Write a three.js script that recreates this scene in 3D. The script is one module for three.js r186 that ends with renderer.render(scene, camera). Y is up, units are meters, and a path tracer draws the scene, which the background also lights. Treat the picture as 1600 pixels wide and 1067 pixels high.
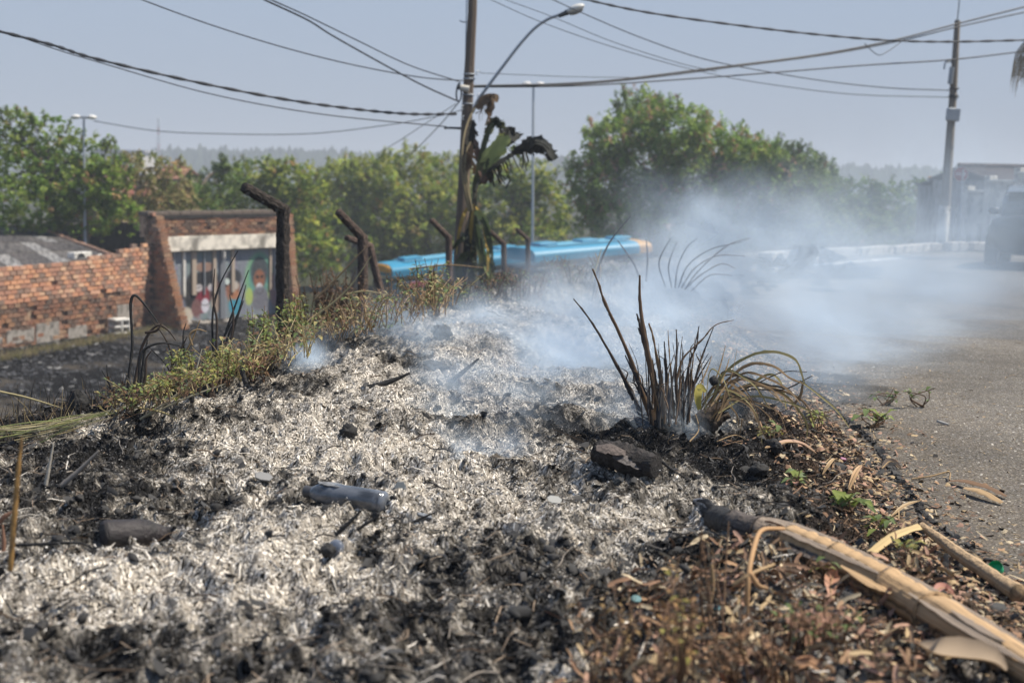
import * as THREE from 'three';
import { mergeGeometries, mergeVertices } from 'three/addons/utils/BufferGeometryUtils.js';
import { RoundedBoxGeometry } from 'three/addons/geometries/RoundedBoxGeometry.js';
import { createNoise2D, createNoise3D } from 'simplex-noise';

// ------------------------------------------------------------------ camera, sky, sun, exposure
const W = 1600, H = 1067, F = 2222;
const scene = new THREE.Scene();
const camera = new THREE.PerspectiveCamera(2 * Math.atan(H / 2 / F) * 180 / Math.PI, W / H, 0.05, 4000);
camera.position.set(0, 1.1, 0);
camera.rotation.set(-6.9 * Math.PI / 180, 0, 1.25 * Math.PI / 180, 'YXZ');
camera.focus = 6.7; camera.userData.fStop = 2.9;
camera.updateMatrixWorld(true);
const renderer = new THREE.WebGLRenderer({ antialias: true });
renderer.toneMapping = THREE.LinearToneMapping;
renderer.toneMappingExposure = 1.27;
renderer.shadowMap.enabled = true;

const SUN = new THREE.Vector3(0.75, 1.16, -0.12).normalize();
{
  const w = 512, h = 256, data = new Float32Array(w * h * 4);
  const lerp = (a, b, t) => a + (b - a) * t;
  const zen = [0.12, 0.195, 0.36], mid = [0.275, 0.375, 0.53], hor = [0.345, 0.39, 0.46];
  for (let j = 0; j < h; j++) {
    const el = ((j + 0.5) / h - 0.5) * Math.PI, y = Math.sin(el);
    for (let i = 0; i < w; i++) {
      const az = ((i + 0.5) / w - 0.5) * 2 * Math.PI, x = Math.cos(az) * Math.cos(el), z = Math.sin(az) * Math.cos(el);
      const c = Math.max(0, x * SUN.x + y * SUN.y + z * SUN.z), glow = 0.16 * Math.pow(c, 6) + 0.35 * Math.pow(c, 60);
      const t = Math.max(0, y), a = Math.min(1, t / 0.26), b = Math.min(1, Math.max(0, (t - 0.26) / 0.74));
      for (let k = 0; k < 3; k++) {
        let v = lerp(lerp(hor[k], mid[k], a), zen[k], Math.sqrt(b));
        if (y < 0) v = [0.2, 0.19, 0.17][k];
        data[(j * w + i) * 4 + k] = v + (y > 0 ? glow : 0);
      }
      data[(j * w + i) * 4 + 3] = 1;
    }
  }
  const t = new THREE.DataTexture(data, w, h, THREE.RGBAFormat, THREE.FloatType);
  t.mapping = THREE.EquirectangularReflectionMapping; t.magFilter = THREE.LinearFilter; t.needsUpdate = true;
  scene.background = t; scene.environment = t;
}
const sun = new THREE.DirectionalLight(new THREE.Color(1.0, 0.92, 0.79), 5.0);
sun.position.copy(SUN).multiplyScalar(80).add(new THREE.Vector3(0, 0, -12)); sun.target.position.set(0, 0, -12);
sun.castShadow = true; sun.shadow.radius = 1.2; sun.shadow.mapSize.set(4096, 4096);
Object.assign(sun.shadow.camera, { left: -40, right: 40, top: 50, bottom: -70, near: 1, far: 260 });
sun.name = 'sun'; scene.add(sun, sun.target);
scene.fog = new THREE.FogExp2(new THREE.Color(0.80, 0.86, 0.95), 0.0013);

// ------------------------------------------------------------------ helpers
function rng(seed) { let s = seed | 0; return () => { s = (s + 0x6d2b79f5) | 0; let t = Math.imul(s ^ (s >>> 15), 1 | s); t = (t + Math.imul(t ^ (t >>> 7), 61 | t)) ^ t; return ((t ^ (t >>> 14)) >>> 0) / 4294967296; }; }
const R = rng(20240817);
const rr = (a, b, r = R) => a + (b - a) * r();
const pick = (a, r = R) => a[Math.floor(r() * a.length)];
const n2 = createNoise2D(rng(11)), n2b = createNoise2D(rng(57)), n3 = createNoise3D(rng(91));
const V = (x, y, z) => new THREE.Vector3(x, y, z);
const clamp = THREE.MathUtils.clamp, lerp = THREE.MathUtils.lerp;
const sst = (a, b, x) => { const t = clamp((x - a) / (b - a), 0, 1); return t * t * (3 - 2 * t); };
function table(tb) { return (x) => { if (x <= tb[0][0]) return tb[0][1]; for (let i = 1; i < tb.length; i++) if (x <= tb[i][0]) { const t = (x - tb[i - 1][0]) / (tb[i][0] - tb[i - 1][0]); return lerp(tb[i - 1][1], tb[i][1], t); } return tb[tb.length - 1][1]; }; }
// a point of the place, found from where the photograph shows it and how far away it is
function P(px, py, d) { return V((px - W / 2) / F * d, -(py - H / 2) / F * d, -d).applyQuaternion(camera.quaternion).add(camera.position); }
const mpp = (d) => d / F;                 // metres per photograph pixel at that distance

// ------------------------------------------------------------------ terrain
const roadEdge = table([[-6, 1.3], [0, 1.3], [4.1, 1.5], [5.3, 1.45], [7, 1.66], [9, 1.76], [14, 1.9], [20, 2.3], [26.8, 4.8], [34, 9.9], [36.5, 16], [37.2, 60]]);
const shoulder = table([[-6, -2.6], [2, -2.2], [5.4, -1.95], [7.3, -1.5], [9.1, -0.98], [10.3, -0.72], [14, -0.35], [18, 0.45], [22, 1.5], [26.8, 3.9], [34, 8.4], [37, 13], [45, 18], [80, 30], [160, 70]]);
const lotLevel = table([[0, -3.9], [48, -3.9], [60, -5.3], [75, -5.8], [200, -7], [1600, -9]]);
const roadLevel = (D) => (D < 45 ? -0.11 - 0.0155 * D : D < 200 ? -0.81 - 0.03 * (D - 45) : -5.46 - 0.003 * (D - 200));
function base(x, z) {
  const D = -z, yr = roadLevel(D), e = roadEdge(D), s = shoulder(D) - x;
  let m = yr + 0.13 * sst(e + 0.15, e - 0.75, x);
  m += 0.10 * Math.exp(-(((D - 10.2) / 1.6) ** 2) - (((x + 0.25) / 0.8) ** 2)) + 0.05 * Math.exp(-(((D - 8.2) / 0.9) ** 2) - (((x + 0.7) / 0.5) ** 2));
  if (s > 0) m = lerp(m, lotLevel(D), sst(0, 7.5, s));
  return m;
}
function rough(x, z) {                     // crumbled ash heaps
  const D = -z, e = roadEdge(D), k = sst(e + 0.1, e - 0.35, x) * sst(40, 14, D);
  if (k <= 0) return -0.02 * 0;
  let v = 0.045 * n2(x * 1.5, z * 1.3) + 0.034 * (1 - 2 * Math.abs(n2b(x * 3.6, z * 3.2))) + 0.018 * (1 - 2 * Math.abs(n2(x * 11 + 7, z * 11))) + 0.006 * n2b(x * 27, z * 27);
  return v * k;
}
const height = (x, z) => base(x, z) + rough(x, z);
function G(px, py, lift = 0) {              // the ground under that place of the photograph
  const o = camera.position, d = P(px, py, 1).sub(o); let t = 1;
  for (; t < 900; t *= 1.004) { const p = o.clone().addScaledVector(d, t); if (p.y < height(p.x, p.z)) break; }
  let a = t / 1.004, b = t;
  for (let i = 0; i < 14; i++) { const m = (a + b) / 2, p = o.clone().addScaledVector(d, m); if (p.y < height(p.x, p.z)) b = m; else a = m; }
  const p = o.clone().addScaledVector(d, b); p.y = height(p.x, p.z) + lift; p.d = b; return p;
}
const onGround = (px, py, d, lift = 0) => { const p = P(px, py, d); p.y = height(p.x, p.z) + lift; return p; };

// ------------------------------------------------------------------ naming
const used = new Map();
function numbered(n) { const k = used.get(n) || 0; used.set(n, k + 1); return k ? n + '_' + String(k).padStart(3, '0') : n; }
function tag(o, label, category, group, kind) { o.userData = { ...(label && { label }), ...(category && { category }), ...(group && { group }), ...(kind && { kind }) }; return o; }
function thing(name, label, category, pos = V(0, 0, 0), turn = 0, group) {
  const o = new THREE.Group(); o.name = numbered(name); o.position.copy(pos); o.rotation.y = turn; scene.add(o); return tag(o, label, category, group);
}
function mesh(name, geo, mat, parent) { const m = new THREE.Mesh(geo, mat); m.name = parent === scene ? numbered(name) : name; m.castShadow = m.receiveShadow = true; parent.add(m); return m; }
function struct(name, geo, mat, label) { const m = mesh(name, geo, mat, scene); m.userData = { kind: 'structure', ...(label && { label }) }; return m; }

// ------------------------------------------------------------------ geometry
class MB {                                  // joins shapes into one geometry
  constructor() { this.p = []; this.n = []; this.u = []; this.c = null; this.i = []; }
  add(g, m, col) {
    const pa = g.attributes.position, na = g.attributes.normal, ua = g.attributes.uv, o = this.p.length / 3, v = V(0, 0, 0), nm = m && new THREE.Matrix3().getNormalMatrix(m);
    if (col && !this.c) { this.c = []; for (let k = 0; k < o; k++) this.c.push(1, 1, 1); }
    for (let k = 0; k < pa.count; k++) {
      v.fromBufferAttribute(pa, k); if (m) v.applyMatrix4(m); this.p.push(v.x, v.y, v.z);
      if (na) v.fromBufferAttribute(na, k); else v.set(0, 1, 0); if (m) v.applyMatrix3(nm).normalize(); this.n.push(v.x, v.y, v.z);
      this.u.push(ua ? ua.getX(k) : 0, ua ? ua.getY(k) : 0);
      if (this.c) { if (col) this.c.push(col[0], col[1], col[2]); else this.c.push(1, 1, 1); }
    }
    if (g.index) for (let k = 0; k < g.index.count; k++) this.i.push(o + g.index.getX(k)); else for (let k = 0; k < pa.count; k++) this.i.push(o + k);
    return this;
  }
  geo() {
    const g = new THREE.BufferGeometry();
    g.setAttribute('position', new THREE.Float32BufferAttribute(this.p, 3)); g.setAttribute('normal', new THREE.Float32BufferAttribute(this.n, 3)); g.setAttribute('uv', new THREE.Float32BufferAttribute(this.u, 2));
    if (this.c) g.setAttribute('color', new THREE.Float32BufferAttribute(this.c, 3));
    g.setIndex(this.i); return g;
  }
}
const M4 = (pos, rot = [0, 0, 0], s = [1, 1, 1]) => new THREE.Matrix4().compose(pos, new THREE.Quaternion().setFromEuler(new THREE.Euler(...rot)), V(...s));
function basis(o, x, y, z) { return new THREE.Matrix4().makeBasis(x, y, z).setPosition(o); }
const spline = (pts, n) => new THREE.CatmullRomCurve3(pts, false, 'centripetal').getPoints(n);
// a tube whose thickness follows rad (a number, a list spread along it, or a function of 0..1)
function tube(pts, rad, seg = 6, wob = 0, seed = 1) {
  const n = pts.length, pos = [], uv = [], idx = [], r = rng(seed * 7919 + n), T = V(0, 0, 0), N = V(0, 0, 0), B = V(0, 0, 0); let len = 0;
  const ra = (t) => (typeof rad === 'function' ? rad(t) : Array.isArray(rad) ? table(rad.map((q, k) => [k / (rad.length - 1), q]))(t) : rad);
  for (let i = 0; i < n; i++) {
    T.copy(pts[Math.min(i + 1, n - 1)]).sub(pts[Math.max(i - 1, 0)]).normalize();
    if (i === 0) { N.set(0, 1, 0); if (Math.abs(T.y) > 0.9) N.set(1, 0, 0); } else len += pts[i].distanceTo(pts[i - 1]);
    N.addScaledVector(T, -N.dot(T)).normalize(); B.crossVectors(T, N);
    for (let k = 0; k <= seg; k++) {
      const a = (k % seg) / seg * Math.PI * 2, q = ra(i / (n - 1)) * (1 + (wob && k < seg ? wob * (r() - 0.5) : 0));
      if (k === seg && wob) { const o = (i * (seg + 1)) * 3; pos.push(pos[o], pos[o + 1], pos[o + 2]); } else pos.push(pts[i].x + (N.x * Math.cos(a) + B.x * Math.sin(a)) * q, pts[i].y + (N.y * Math.cos(a) + B.y * Math.sin(a)) * q, pts[i].z + (N.z * Math.cos(a) + B.z * Math.sin(a)) * q);
      uv.push(k / seg * Math.max(0.02, ra(0.5) * 6.28), len);
    }
    if (i) for (let k = 0; k < seg; k++) { const a = (i - 1) * (seg + 1) + k, b = a + seg + 1; idx.push(a, a + 1, b, b, a + 1, b + 1); }
  }
  for (const [e, w] of [[0, 1], [n - 1, 0]]) { const c = pos.length / 3; pos.push(pts[e].x, pts[e].y, pts[e].z); uv.push(0, 0); for (let k = 0; k < seg; k++) { const a = e * (seg + 1) + k; w ? idx.push(c, a + 1, a) : idx.push(c, a, a + 1); } }
  const g = new THREE.BufferGeometry(); g.setAttribute('position', new THREE.Float32BufferAttribute(pos, 3)); g.setAttribute('uv', new THREE.Float32BufferAttribute(uv, 2)); g.setIndex(idx); g.computeVertexNormals(); return g;
}
// a leaf blade: width along the path, folded along its midrib
function blade(pts, wid, up = V(0, 1, 0), fold = 0.3, ragged = 0, r = R) {
  const n = pts.length, pos = [], uv = [], idx = [], T = V(0, 0, 0), S = V(0, 0, 0), U = V(0, 0, 0); let len = 0;
  for (let i = 0; i < n; i++) {
    T.copy(pts[Math.min(i + 1, n - 1)]).sub(pts[Math.max(i - 1, 0)]).normalize(); S.crossVectors(T, up); if (S.lengthSq() < 1e-4) S.set(1, 0, 0); S.normalize(); U.crossVectors(S, T);
    if (i) len += pts[i].distanceTo(pts[i - 1]);
    const w = typeof wid === 'function' ? wid(i / (n - 1)) : wid;
    for (const k of [-1, 0, 1]) { const q = w / 2 * (1 + ragged * (r() - 0.5) * 2); pos.push(pts[i].x + S.x * k * q + U.x * Math.abs(k) * q * fold, pts[i].y + S.y * k * q + U.y * Math.abs(k) * q * fold, pts[i].z + S.z * k * q + U.z * Math.abs(k) * q * fold); uv.push(k * w / 2, len); }
    if (i) for (let k = 0; k < 2; k++) { const a = (i - 1) * 3 + k, b = a + 3; idx.push(a, a + 1, b, b, a + 1, b + 1); }
  }
  const g = new THREE.BufferGeometry(); g.setAttribute('position', new THREE.Float32BufferAttribute(pos, 3)); g.setAttribute('uv', new THREE.Float32BufferAttribute(uv, 2)); g.setIndex(idx); g.computeVertexNormals(); return g;
}
function lump(r, detail, amp, freq, seed, sq = [1, 1, 1]) {
  let g = mergeVertices(new THREE.IcosahedronGeometry(1, detail).deleteAttribute('uv').deleteAttribute('normal')), p = g.attributes.position, v = V(0, 0, 0);
  for (let i = 0; i < p.count; i++) { v.fromBufferAttribute(p, i); const k = 1 + amp * n3(v.x * freq + seed * 3.1, v.y * freq, v.z * freq) + amp * 0.5 * n3(v.x * freq * 2.7, v.y * freq * 2.7 + seed, v.z * freq * 2.7); p.setXYZ(i, v.x * k * r * sq[0], v.y * k * r * sq[1], v.z * k * r * sq[2]); }
  g.computeVertexNormals(); const uv = []; for (let i = 0; i < p.count; i++) uv.push(p.getX(i) + p.getZ(i) * 0.7, p.getY(i) + p.getZ(i) * 0.4); g.setAttribute('uv', new THREE.Float32BufferAttribute(uv, 2)); return g;
}
function boxUV(w, h, d, bevel = 0, seg = 1) {                       // a box with uv in metres
  const g = bevel ? new RoundedBoxGeometry(w, h, d, seg, bevel) : new THREE.BoxGeometry(w, h, d), p = g.attributes.position, n = g.attributes.normal, u = g.attributes.uv;
  for (let i = 0; i < p.count; i++) { const ax = Math.abs(n.getX(i)), ay = Math.abs(n.getY(i)), az = Math.abs(n.getZ(i)); if (ax > ay && ax > az) u.setXY(i, p.getZ(i), p.getY(i)); else if (ay > az) u.setXY(i, p.getX(i), p.getZ(i)); else u.setXY(i, p.getX(i), p.getY(i)); }
  return g;
}

// ------------------------------------------------------------------ textures
function tileNoise(size, cells, oct, seed, ridge = false) {
  const out = new Float32Array(size * size); let amp = 1, tot = 0;
  for (let o = 0; o < oct; o++) {
    const c = cells << o, g = new Float32Array(c * c), r = rng(seed + o * 131); for (let i = 0; i < c * c; i++) g[i] = r();
    for (let y = 0; y < size; y++) for (let x = 0; x < size; x++) {
      const fx = x / size * c, fy = y / size * c, ix = Math.floor(fx), iy = Math.floor(fy); let tx = fx - ix, ty = fy - iy; tx = tx * tx * (3 - 2 * tx); ty = ty * ty * (3 - 2 * ty);
      const x1 = (ix + 1) % c, y1 = (iy + 1) % c; let v = lerp(lerp(g[iy * c + ix], g[iy * c + x1], tx), lerp(g[y1 * c + ix], g[y1 * c + x1], tx), ty);
      if (ridge) v = 1 - Math.abs(v * 2 - 1); out[y * size + x] += v * amp;
    }
    tot += amp; amp *= 0.55;
  }
  for (let i = 0; i < out.length; i++) out[i] /= tot; return out;
}
function dataTex(f, size, srgb = false) {
  const d = new Uint8Array(size * size * 4); for (let i = 0; i < size * size; i++) { const c = f(i, i % size, Math.floor(i / size)); for (let k = 0; k < 3; k++) d[i * 4 + k] = clamp(Math.round((Array.isArray(c) ? c[k] : c) * 255), 0, 255); d[i * 4 + 3] = 255; }
  const t = new THREE.DataTexture(d, size, size); t.wrapS = t.wrapT = THREE.RepeatWrapping; t.magFilter = t.minFilter = THREE.LinearFilter; if (srgb) t.colorSpace = THREE.SRGBColorSpace; t.needsUpdate = true; return t;
}
function rep(t, x, y = x) { const c = t.clone(); c.repeat.set(x, y); c.needsUpdate = true; return c; }
const nzA = tileNoise(512, 8, 6, 5), nzB = tileNoise(512, 4, 7, 77, true);
const TX = {};
TX.noise = dataTex((i) => clamp((nzA[i] - 0.5) * 1.8 + 0.5, 0, 1), 512);
TX.mott = dataTex((i) => { const v = clamp((nzA[i] - 0.5) * 2.2 + 0.72, 0.3, 1); return [v, v * 0.99, v * 0.97]; }, 512);
TX.ridge = dataTex((i) => clamp(nzB[i] * 1.2 - 0.1, 0, 1), 512);
{ // chips and flecks of ash, one metre across
  const s = 1024, c = document.createElement('canvas'); c.width = c.height = s; const x = c.getContext('2d'), r = rng(4242), h = document.createElement('canvas'); h.width = h.height = s; const y = h.getContext('2d');
  x.fillStyle = '#8f8c88'; x.fillRect(0, 0, s, s); y.fillStyle = '#555'; y.fillRect(0, 0, s, s);
  for (let i = 0; i < 26000; i++) {
    const px = r() * s, py = r() * s, L = 3 + r() * r() * 26, a = r() * Math.PI, q = r(), v = q < 0.34 ? 20 + r() * 60 : q < 0.6 ? 110 + r() * 70 : 190 + r() * 65, wv = 1 + r() * 4.5, warm = r() * 14 - 2;
    for (const ox of [0, -s, s]) for (const oy of [0, -s, s]) {
      if (px + ox < -30 || px + ox > s + 30 || py + oy < -30 || py + oy > s + 30) continue;
      for (const [g, st] of [[x, `rgb(${v | 0},${(v - warm * 0.4) | 0},${(v - warm) | 0})`], [y, `rgb(${(60 + (i / 26000) * 195) | 0},0,0)`]]) { g.strokeStyle = st; g.lineWidth = wv; g.beginPath(); g.moveTo(px + ox, py + oy); g.quadraticCurveTo(px + ox + Math.cos(a) * L * 0.5 + 3 * Math.sin(i), py + oy + Math.sin(a) * L * 0.5 + 3 * Math.cos(i), px + ox + Math.cos(a) * L, py + oy + Math.sin(a) * L); g.stroke(); }
    }
  }
  const mk = (cv, srgb) => { const t = new THREE.CanvasTexture(cv); t.wrapS = t.wrapT = THREE.RepeatWrapping; if (srgb) t.colorSpace = THREE.SRGBColorSpace; return t; };
  TX.ash = mk(c, true); TX.ashH = mk(h, false);
}
{ // asphalt: stones of many greys in dark binder
  const s = 1024, c = document.createElement('canvas'); c.width = c.height = s; const x = c.getContext('2d'), r = rng(99), h = document.createElement('canvas'); h.width = h.height = s; const y = h.getContext('2d');
  x.fillStyle = '#77726d'; x.fillRect(0, 0, s, s); y.fillStyle = '#222'; y.fillRect(0, 0, s, s);
  for (let i = 0; i < 30000; i++) {
    const px = r() * s, py = r() * s, q = 1 + r() * r() * 6, v = 70 + r() * 110 + (r() < 0.05 ? 70 : 0), w = r() * 26;
    for (const ox of [0, -s, s]) for (const oy of [0, -s, s]) {
      if (px + ox < -10 || px + ox > s + 10 || py + oy < -10 || py + oy > s + 10) continue;
      for (const [g, st] of [[x, `rgb(${v | 0},${(v - w * 0.35) | 0},${(v - w) | 0})`], [y, `rgb(${(90 + r() * 160) | 0},0,0)`]]) { g.fillStyle = st; g.beginPath(); g.ellipse(px + ox, py + oy, q, q * (0.5 + r() * 0.5), r() * 3, 0, 7); g.fill(); }
    }
  }
  const mk = (cv, srgb) => { const t = new THREE.CanvasTexture(cv); t.wrapS = t.wrapT = THREE.RepeatWrapping; if (srgb) t.colorSpace = THREE.SRGBColorSpace; return t; };
  TX.road = mk(c, true); TX.roadH = mk(h, false);
}
// wood fibre, streaks along v
TX.fibre = dataTex((i, x, y) => { const a = nzA[(((y * 0.06) | 0) % 512) * 512 + x], b = nzA[((y * 0.25) | 0) * 512 + ((x * 3) % 512)]; const v = clamp(0.78 + (a - 0.5) * 1.5 + (b - 0.5) * 0.5, 0.2, 1); return [v, v * 0.96, v * 0.9]; }, 512);

// ------------------------------------------------------------------ materials
const std = (c, rough = 0.9, o = {}) => new THREE.MeshStandardMaterial({ color: Array.isArray(c) ? new THREE.Color().setRGB(...c) : new THREE.Color(c), roughness: rough, ...o });
const phys = (c, rough, o) => new THREE.MeshPhysicalMaterial({ color: new THREE.Color().setRGB(...c), roughness: rough, ...o });
const bumpy = (sc = 0.006, k = 3) => ({ bumpMap: rep(TX.noise, k), bumpScale: sc });
const leafMat = (c, t = 0.35) => phys(c, 0.75, { transmission: t, thickness: 0, side: THREE.DoubleSide, specularIntensity: 0.35 });
const MT = {
  char: std([0.022, 0.021, 0.021], 0.85, { ...bumpy(0.004, 8) }), charBrown: std([0.055, 0.036, 0.024], 0.85, { map: rep(TX.mott, 6), ...bumpy(0.004, 8) }),
  dryStem: std([0.30, 0.20, 0.10], 0.8), brownStem: std([0.13, 0.075, 0.04], 0.85), straw: std([0.44, 0.36, 0.18], 0.75), paleStem: std([0.40, 0.36, 0.30], 0.85),
  wire: std([0.02, 0.022, 0.028], 0.6), steel: std([0.30, 0.32, 0.34], 0.45, { metalness: 0.6 }), darkSteel: std([0.06, 0.065, 0.07], 0.5, { metalness: 0.4 }), galv: std([0.36, 0.39, 0.42], 0.5, { metalness: 0.3 }),
  kerb: std([0.50, 0.48, 0.45], 0.9, { map: rep(TX.mott, 0.8) }), concrete: std([0.34, 0.31, 0.28], 0.95, { map: rep(TX.mott, 0.7), ...bumpy(0.008, 2) }), white: std([0.74, 0.72, 0.68], 0.8, { map: rep(TX.mott, 0.5) }),
};

// ================================================================== THE SETTING
// how much of the ground is pale ash, char, litter at that spot
const masks = [];                           // [centre, radius, amount] of darker (<0) or paler (>0) areas seen in the photograph
function spot(px, py, rpx, amt, squash = 1) { const c = G(px, py); masks.push([c, rpx * mpp(c.d), amt, squash]); }
for (const a of [[60, 740, 170, -0.8], [130, 810, 130, -0.45], [40, 960, 80, -0.3], [560, 840, 60, -0.25], [1100, 840, 80, -0.5], [200, 720, 90, -0.3], [90, 850, 80, -0.35], [330, 790, 60, -0.55], [560, 620, 120, 0.55], [430, 700, 120, 0.6], [620, 690, 110, 0.6], [420, 880, 170, 0.75], [160, 940, 120, 0.5], [690, 760, 110, 0.55], [900, 800, 90, 0.45], [780, 560, 120, 0.35], [800, 715, 70, -0.4],
  [900, 660, 130, -0.3], [1000, 690, 130, -0.6], [1150, 720, 150, -0.8], [600, 1030, 260, -0.45], [900, 930, 210, -0.5], [700, 880, 110, -0.4], [200, 1050, 170, -0.45], [1100, 850, 110, -0.6], [1180, 620, 130, -0.8], [1280, 580, 90, -0.9], [640, 545, 50, -0.4], [900, 570, 80, -0.3], [480, 600, 60, -0.55], [260, 670, 80, -0.4], [390, 640, 60, -0.45]]) spot(...a);
function ashAt(x, z) {
  let w = 0.56 + 0.20 * n2(x * 1.1 + 31, z * 0.9) + 0.27 * n2b(x * 3.0 + z * 1.1, z * 2.4 - x) + 0.36 * n2(x * 9, z * 6 + 5) + 0.26 * n2b(x * 24, z * 18) + 0.14 * n2(x * 60, z * 50);
  for (const [c, r, a] of masks) { const d2 = ((x - c.x) ** 2 + ((z - c.z) * 0.75) ** 2) / (r * r); if (d2 < 6) w += a * Math.exp(-d2); }
  const e = roadEdge(-z) - x;
  w -= 0.9 * sst(0.75, 0.15, e);            // towards the road: char and litter, no ash
  w -= 1.2 * sst(0.0, 0.5, shoulder(-z) - x);
  return sst(-0.02, 1.0, w);
}
{
  const ds = [], xs = [];
  for (let d = -8; d < 2.4; d += 0.5) ds.push(d);
  for (let d = 2.5; d < 14; d *= 1.0036) ds.push(d);
  for (let d = 14; d < 60; d *= 1.018) ds.push(d);
  for (let d = 60; d < 1900; d *= 1.08) ds.push(d);
  for (let x = -2.5; x <= 2.0001; x += 0.0155) xs.push(x);
  for (let x = 2.03, s = 0.03; x < 1500; s *= 1.085) { xs.push(x); x += s; }
  for (let x = -2.53, s = 0.03; x > -1500; s *= 1.085) { xs.unshift(x); x -= s; }
  const nx = xs.length, nd = ds.length, pos = new Float32Array(nx * nd * 3), uv = new Float32Array(nx * nd * 2), col = new Float32Array(nx * nd * 3), idx = [];
  const ASH = [0.80, 0.75, 0.68], CHAR = [0.030, 0.030, 0.032], BROWN = [0.13, 0.085, 0.055], LOT = [0.030, 0.030, 0.032], DUST = [0.30, 0.26, 0.21], VERGE = [0.10, 0.085, 0.06];
  for (let j = 0, k = 0; j < nd; j++) for (let i = 0; i < nx; i++, k++) {
    const x = xs[i], D = ds[j], z = -D, e = roadEdge(D);
    let y = height(x, z); if (x > e + 0.12 && D < 37.5) y -= 0.035;
    pos.set([x, y, z], k * 3); uv.set([x, z], k * 2);
    let c;
    const s = shoulder(D) - x;
    if (D < 30 && s < 0.8) {
      const w = D < 14 ? ashAt(x, z) : ashAt(x, z) * 0.8, edge = sst(0.55, 0.1, e - x) * (0.5 + 0.5 * n2(x * 6, z * 6));
      c = [0, 1, 2].map((q) => lerp(lerp(CHAR[q], ASH[q], Math.pow(w, 0.85)), BROWN[q], clamp(edge, 0, 1)));
      if (s > 0) { const t = sst(0, 0.8, s); c = c.map((v, q) => lerp(v, LOT[q], t)); }
    } else if (D < 60) {
      const p = clamp(0.5 + 0.9 * n2(x * 0.25, z * 0.25) + 0.5 * n2b(x * 1.1, z * 1.1), 0, 1), pale = sst(0.93, 1.0, p) * 0.5;
      c = [0, 1, 2].map((q) => lerp(LOT[q] * (0.6 + 0.8 * p), DUST[q], pale));
      const beyond = clamp(sst(-8.5, -6, x) * sst(33, 39, D) + sst(48, 52, D), 0, 1) * (s > 2 ? 1 : 0);
      c = c.map((v, q) => lerp(v, DUST[q] * (0.7 + 0.4 * p), beyond * 0.85));
      if (s < 0.8) c = VERGE.map((v) => v * (0.6 + 0.8 * p));
    } else c = [0.10, 0.105, 0.055].map((v) => v * (0.8 + 0.4 * n2(x * 0.05, z * 0.05)));
    col.set(c, k * 3);
    if (i && j) { const a = k - nx - 1; idx.push(a, a + 1, k - 1, a + 1, k, k - 1); }
  }
  const g = new THREE.BufferGeometry(); g.setAttribute('position', new THREE.BufferAttribute(pos, 3)); g.setAttribute('uv', new THREE.BufferAttribute(uv, 2)); g.setAttribute('color', new THREE.BufferAttribute(col, 3)); g.setIndex(idx); g.computeVertexNormals();
  struct('ground', g, phys([1.45, 1.45, 1.45], 1, { specularIntensity: 0.1,  vertexColors: true, map: rep(TX.ash, 1.0), bumpMap: rep(TX.ashH, 1.0), bumpScale: 0.006 }), 'burnt verge of pale ash and black char falling to a lower lot');
}
{ // the road, with a ragged edge
  const pos = [], uv = [], col = [], idx = [], nx = 150; let row = 0;
  for (let d = -8; d < 37; d += d < 16 ? 0.06 : 0.3, row++) {
    const z = -d, e = roadEdge(d) + 0.05 * n2(z * 2.1, 3) + 0.035 * n2b(z * 7, 9);
    for (let i = 0; i < nx; i++) {
      const t = i / (nx - 1), x = e + (60 - e) * t ** 3; pos.push(x, roadLevel(d) + 0.004, z); uv.push(x / 1.3, z / 1.3);
      const p = 0.5 + 0.5 * n2(x * 0.6, z * 0.35), q = 0.5 + 0.5 * n2b(x * 2.4, z * 2.4), dust = clamp(sst(1.6, 0.1, x - e) * (0.35 + 0.8 * q) , 0, 1), burnt = sst(0.6, 0.0, ((x - 1.95) / 0.75) ** 2 + ((d - 9.3) / 1.6) ** 2 + 0.5 * (q - 0.5));
      const k = 0.78 + 0.3 * p + 0.2 * (q - 0.5), tone = [0.40, 0.395, 0.388].map((v, m) => lerp(v * k, [0.34, 0.295, 0.245][m] * k, dust * 0.5)).map((v) => v * (1 - 0.72 * burnt)); col.push(...tone);
      if (i && row) { const a = row * nx + i; idx.push(a - nx - 1, a - nx, a - 1, a - nx, a, a - 1); }
    }
  }
  const g = new THREE.BufferGeometry(); g.setAttribute('position', new THREE.Float32BufferAttribute(pos, 3)); g.setAttribute('uv', new THREE.Float32BufferAttribute(uv, 2)); g.setAttribute('color', new THREE.Float32BufferAttribute(col, 3)); g.setIndex(idx); g.computeVertexNormals();
  struct('road', g, phys([2.0, 2.0, 2.0], 1, { specularIntensity: 0.25,  vertexColors: true, map: TX.road, bumpMap: TX.roadH, bumpScale: 0.004 }), 'worn grey asphalt street with dust and litter at its edge');
}
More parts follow.
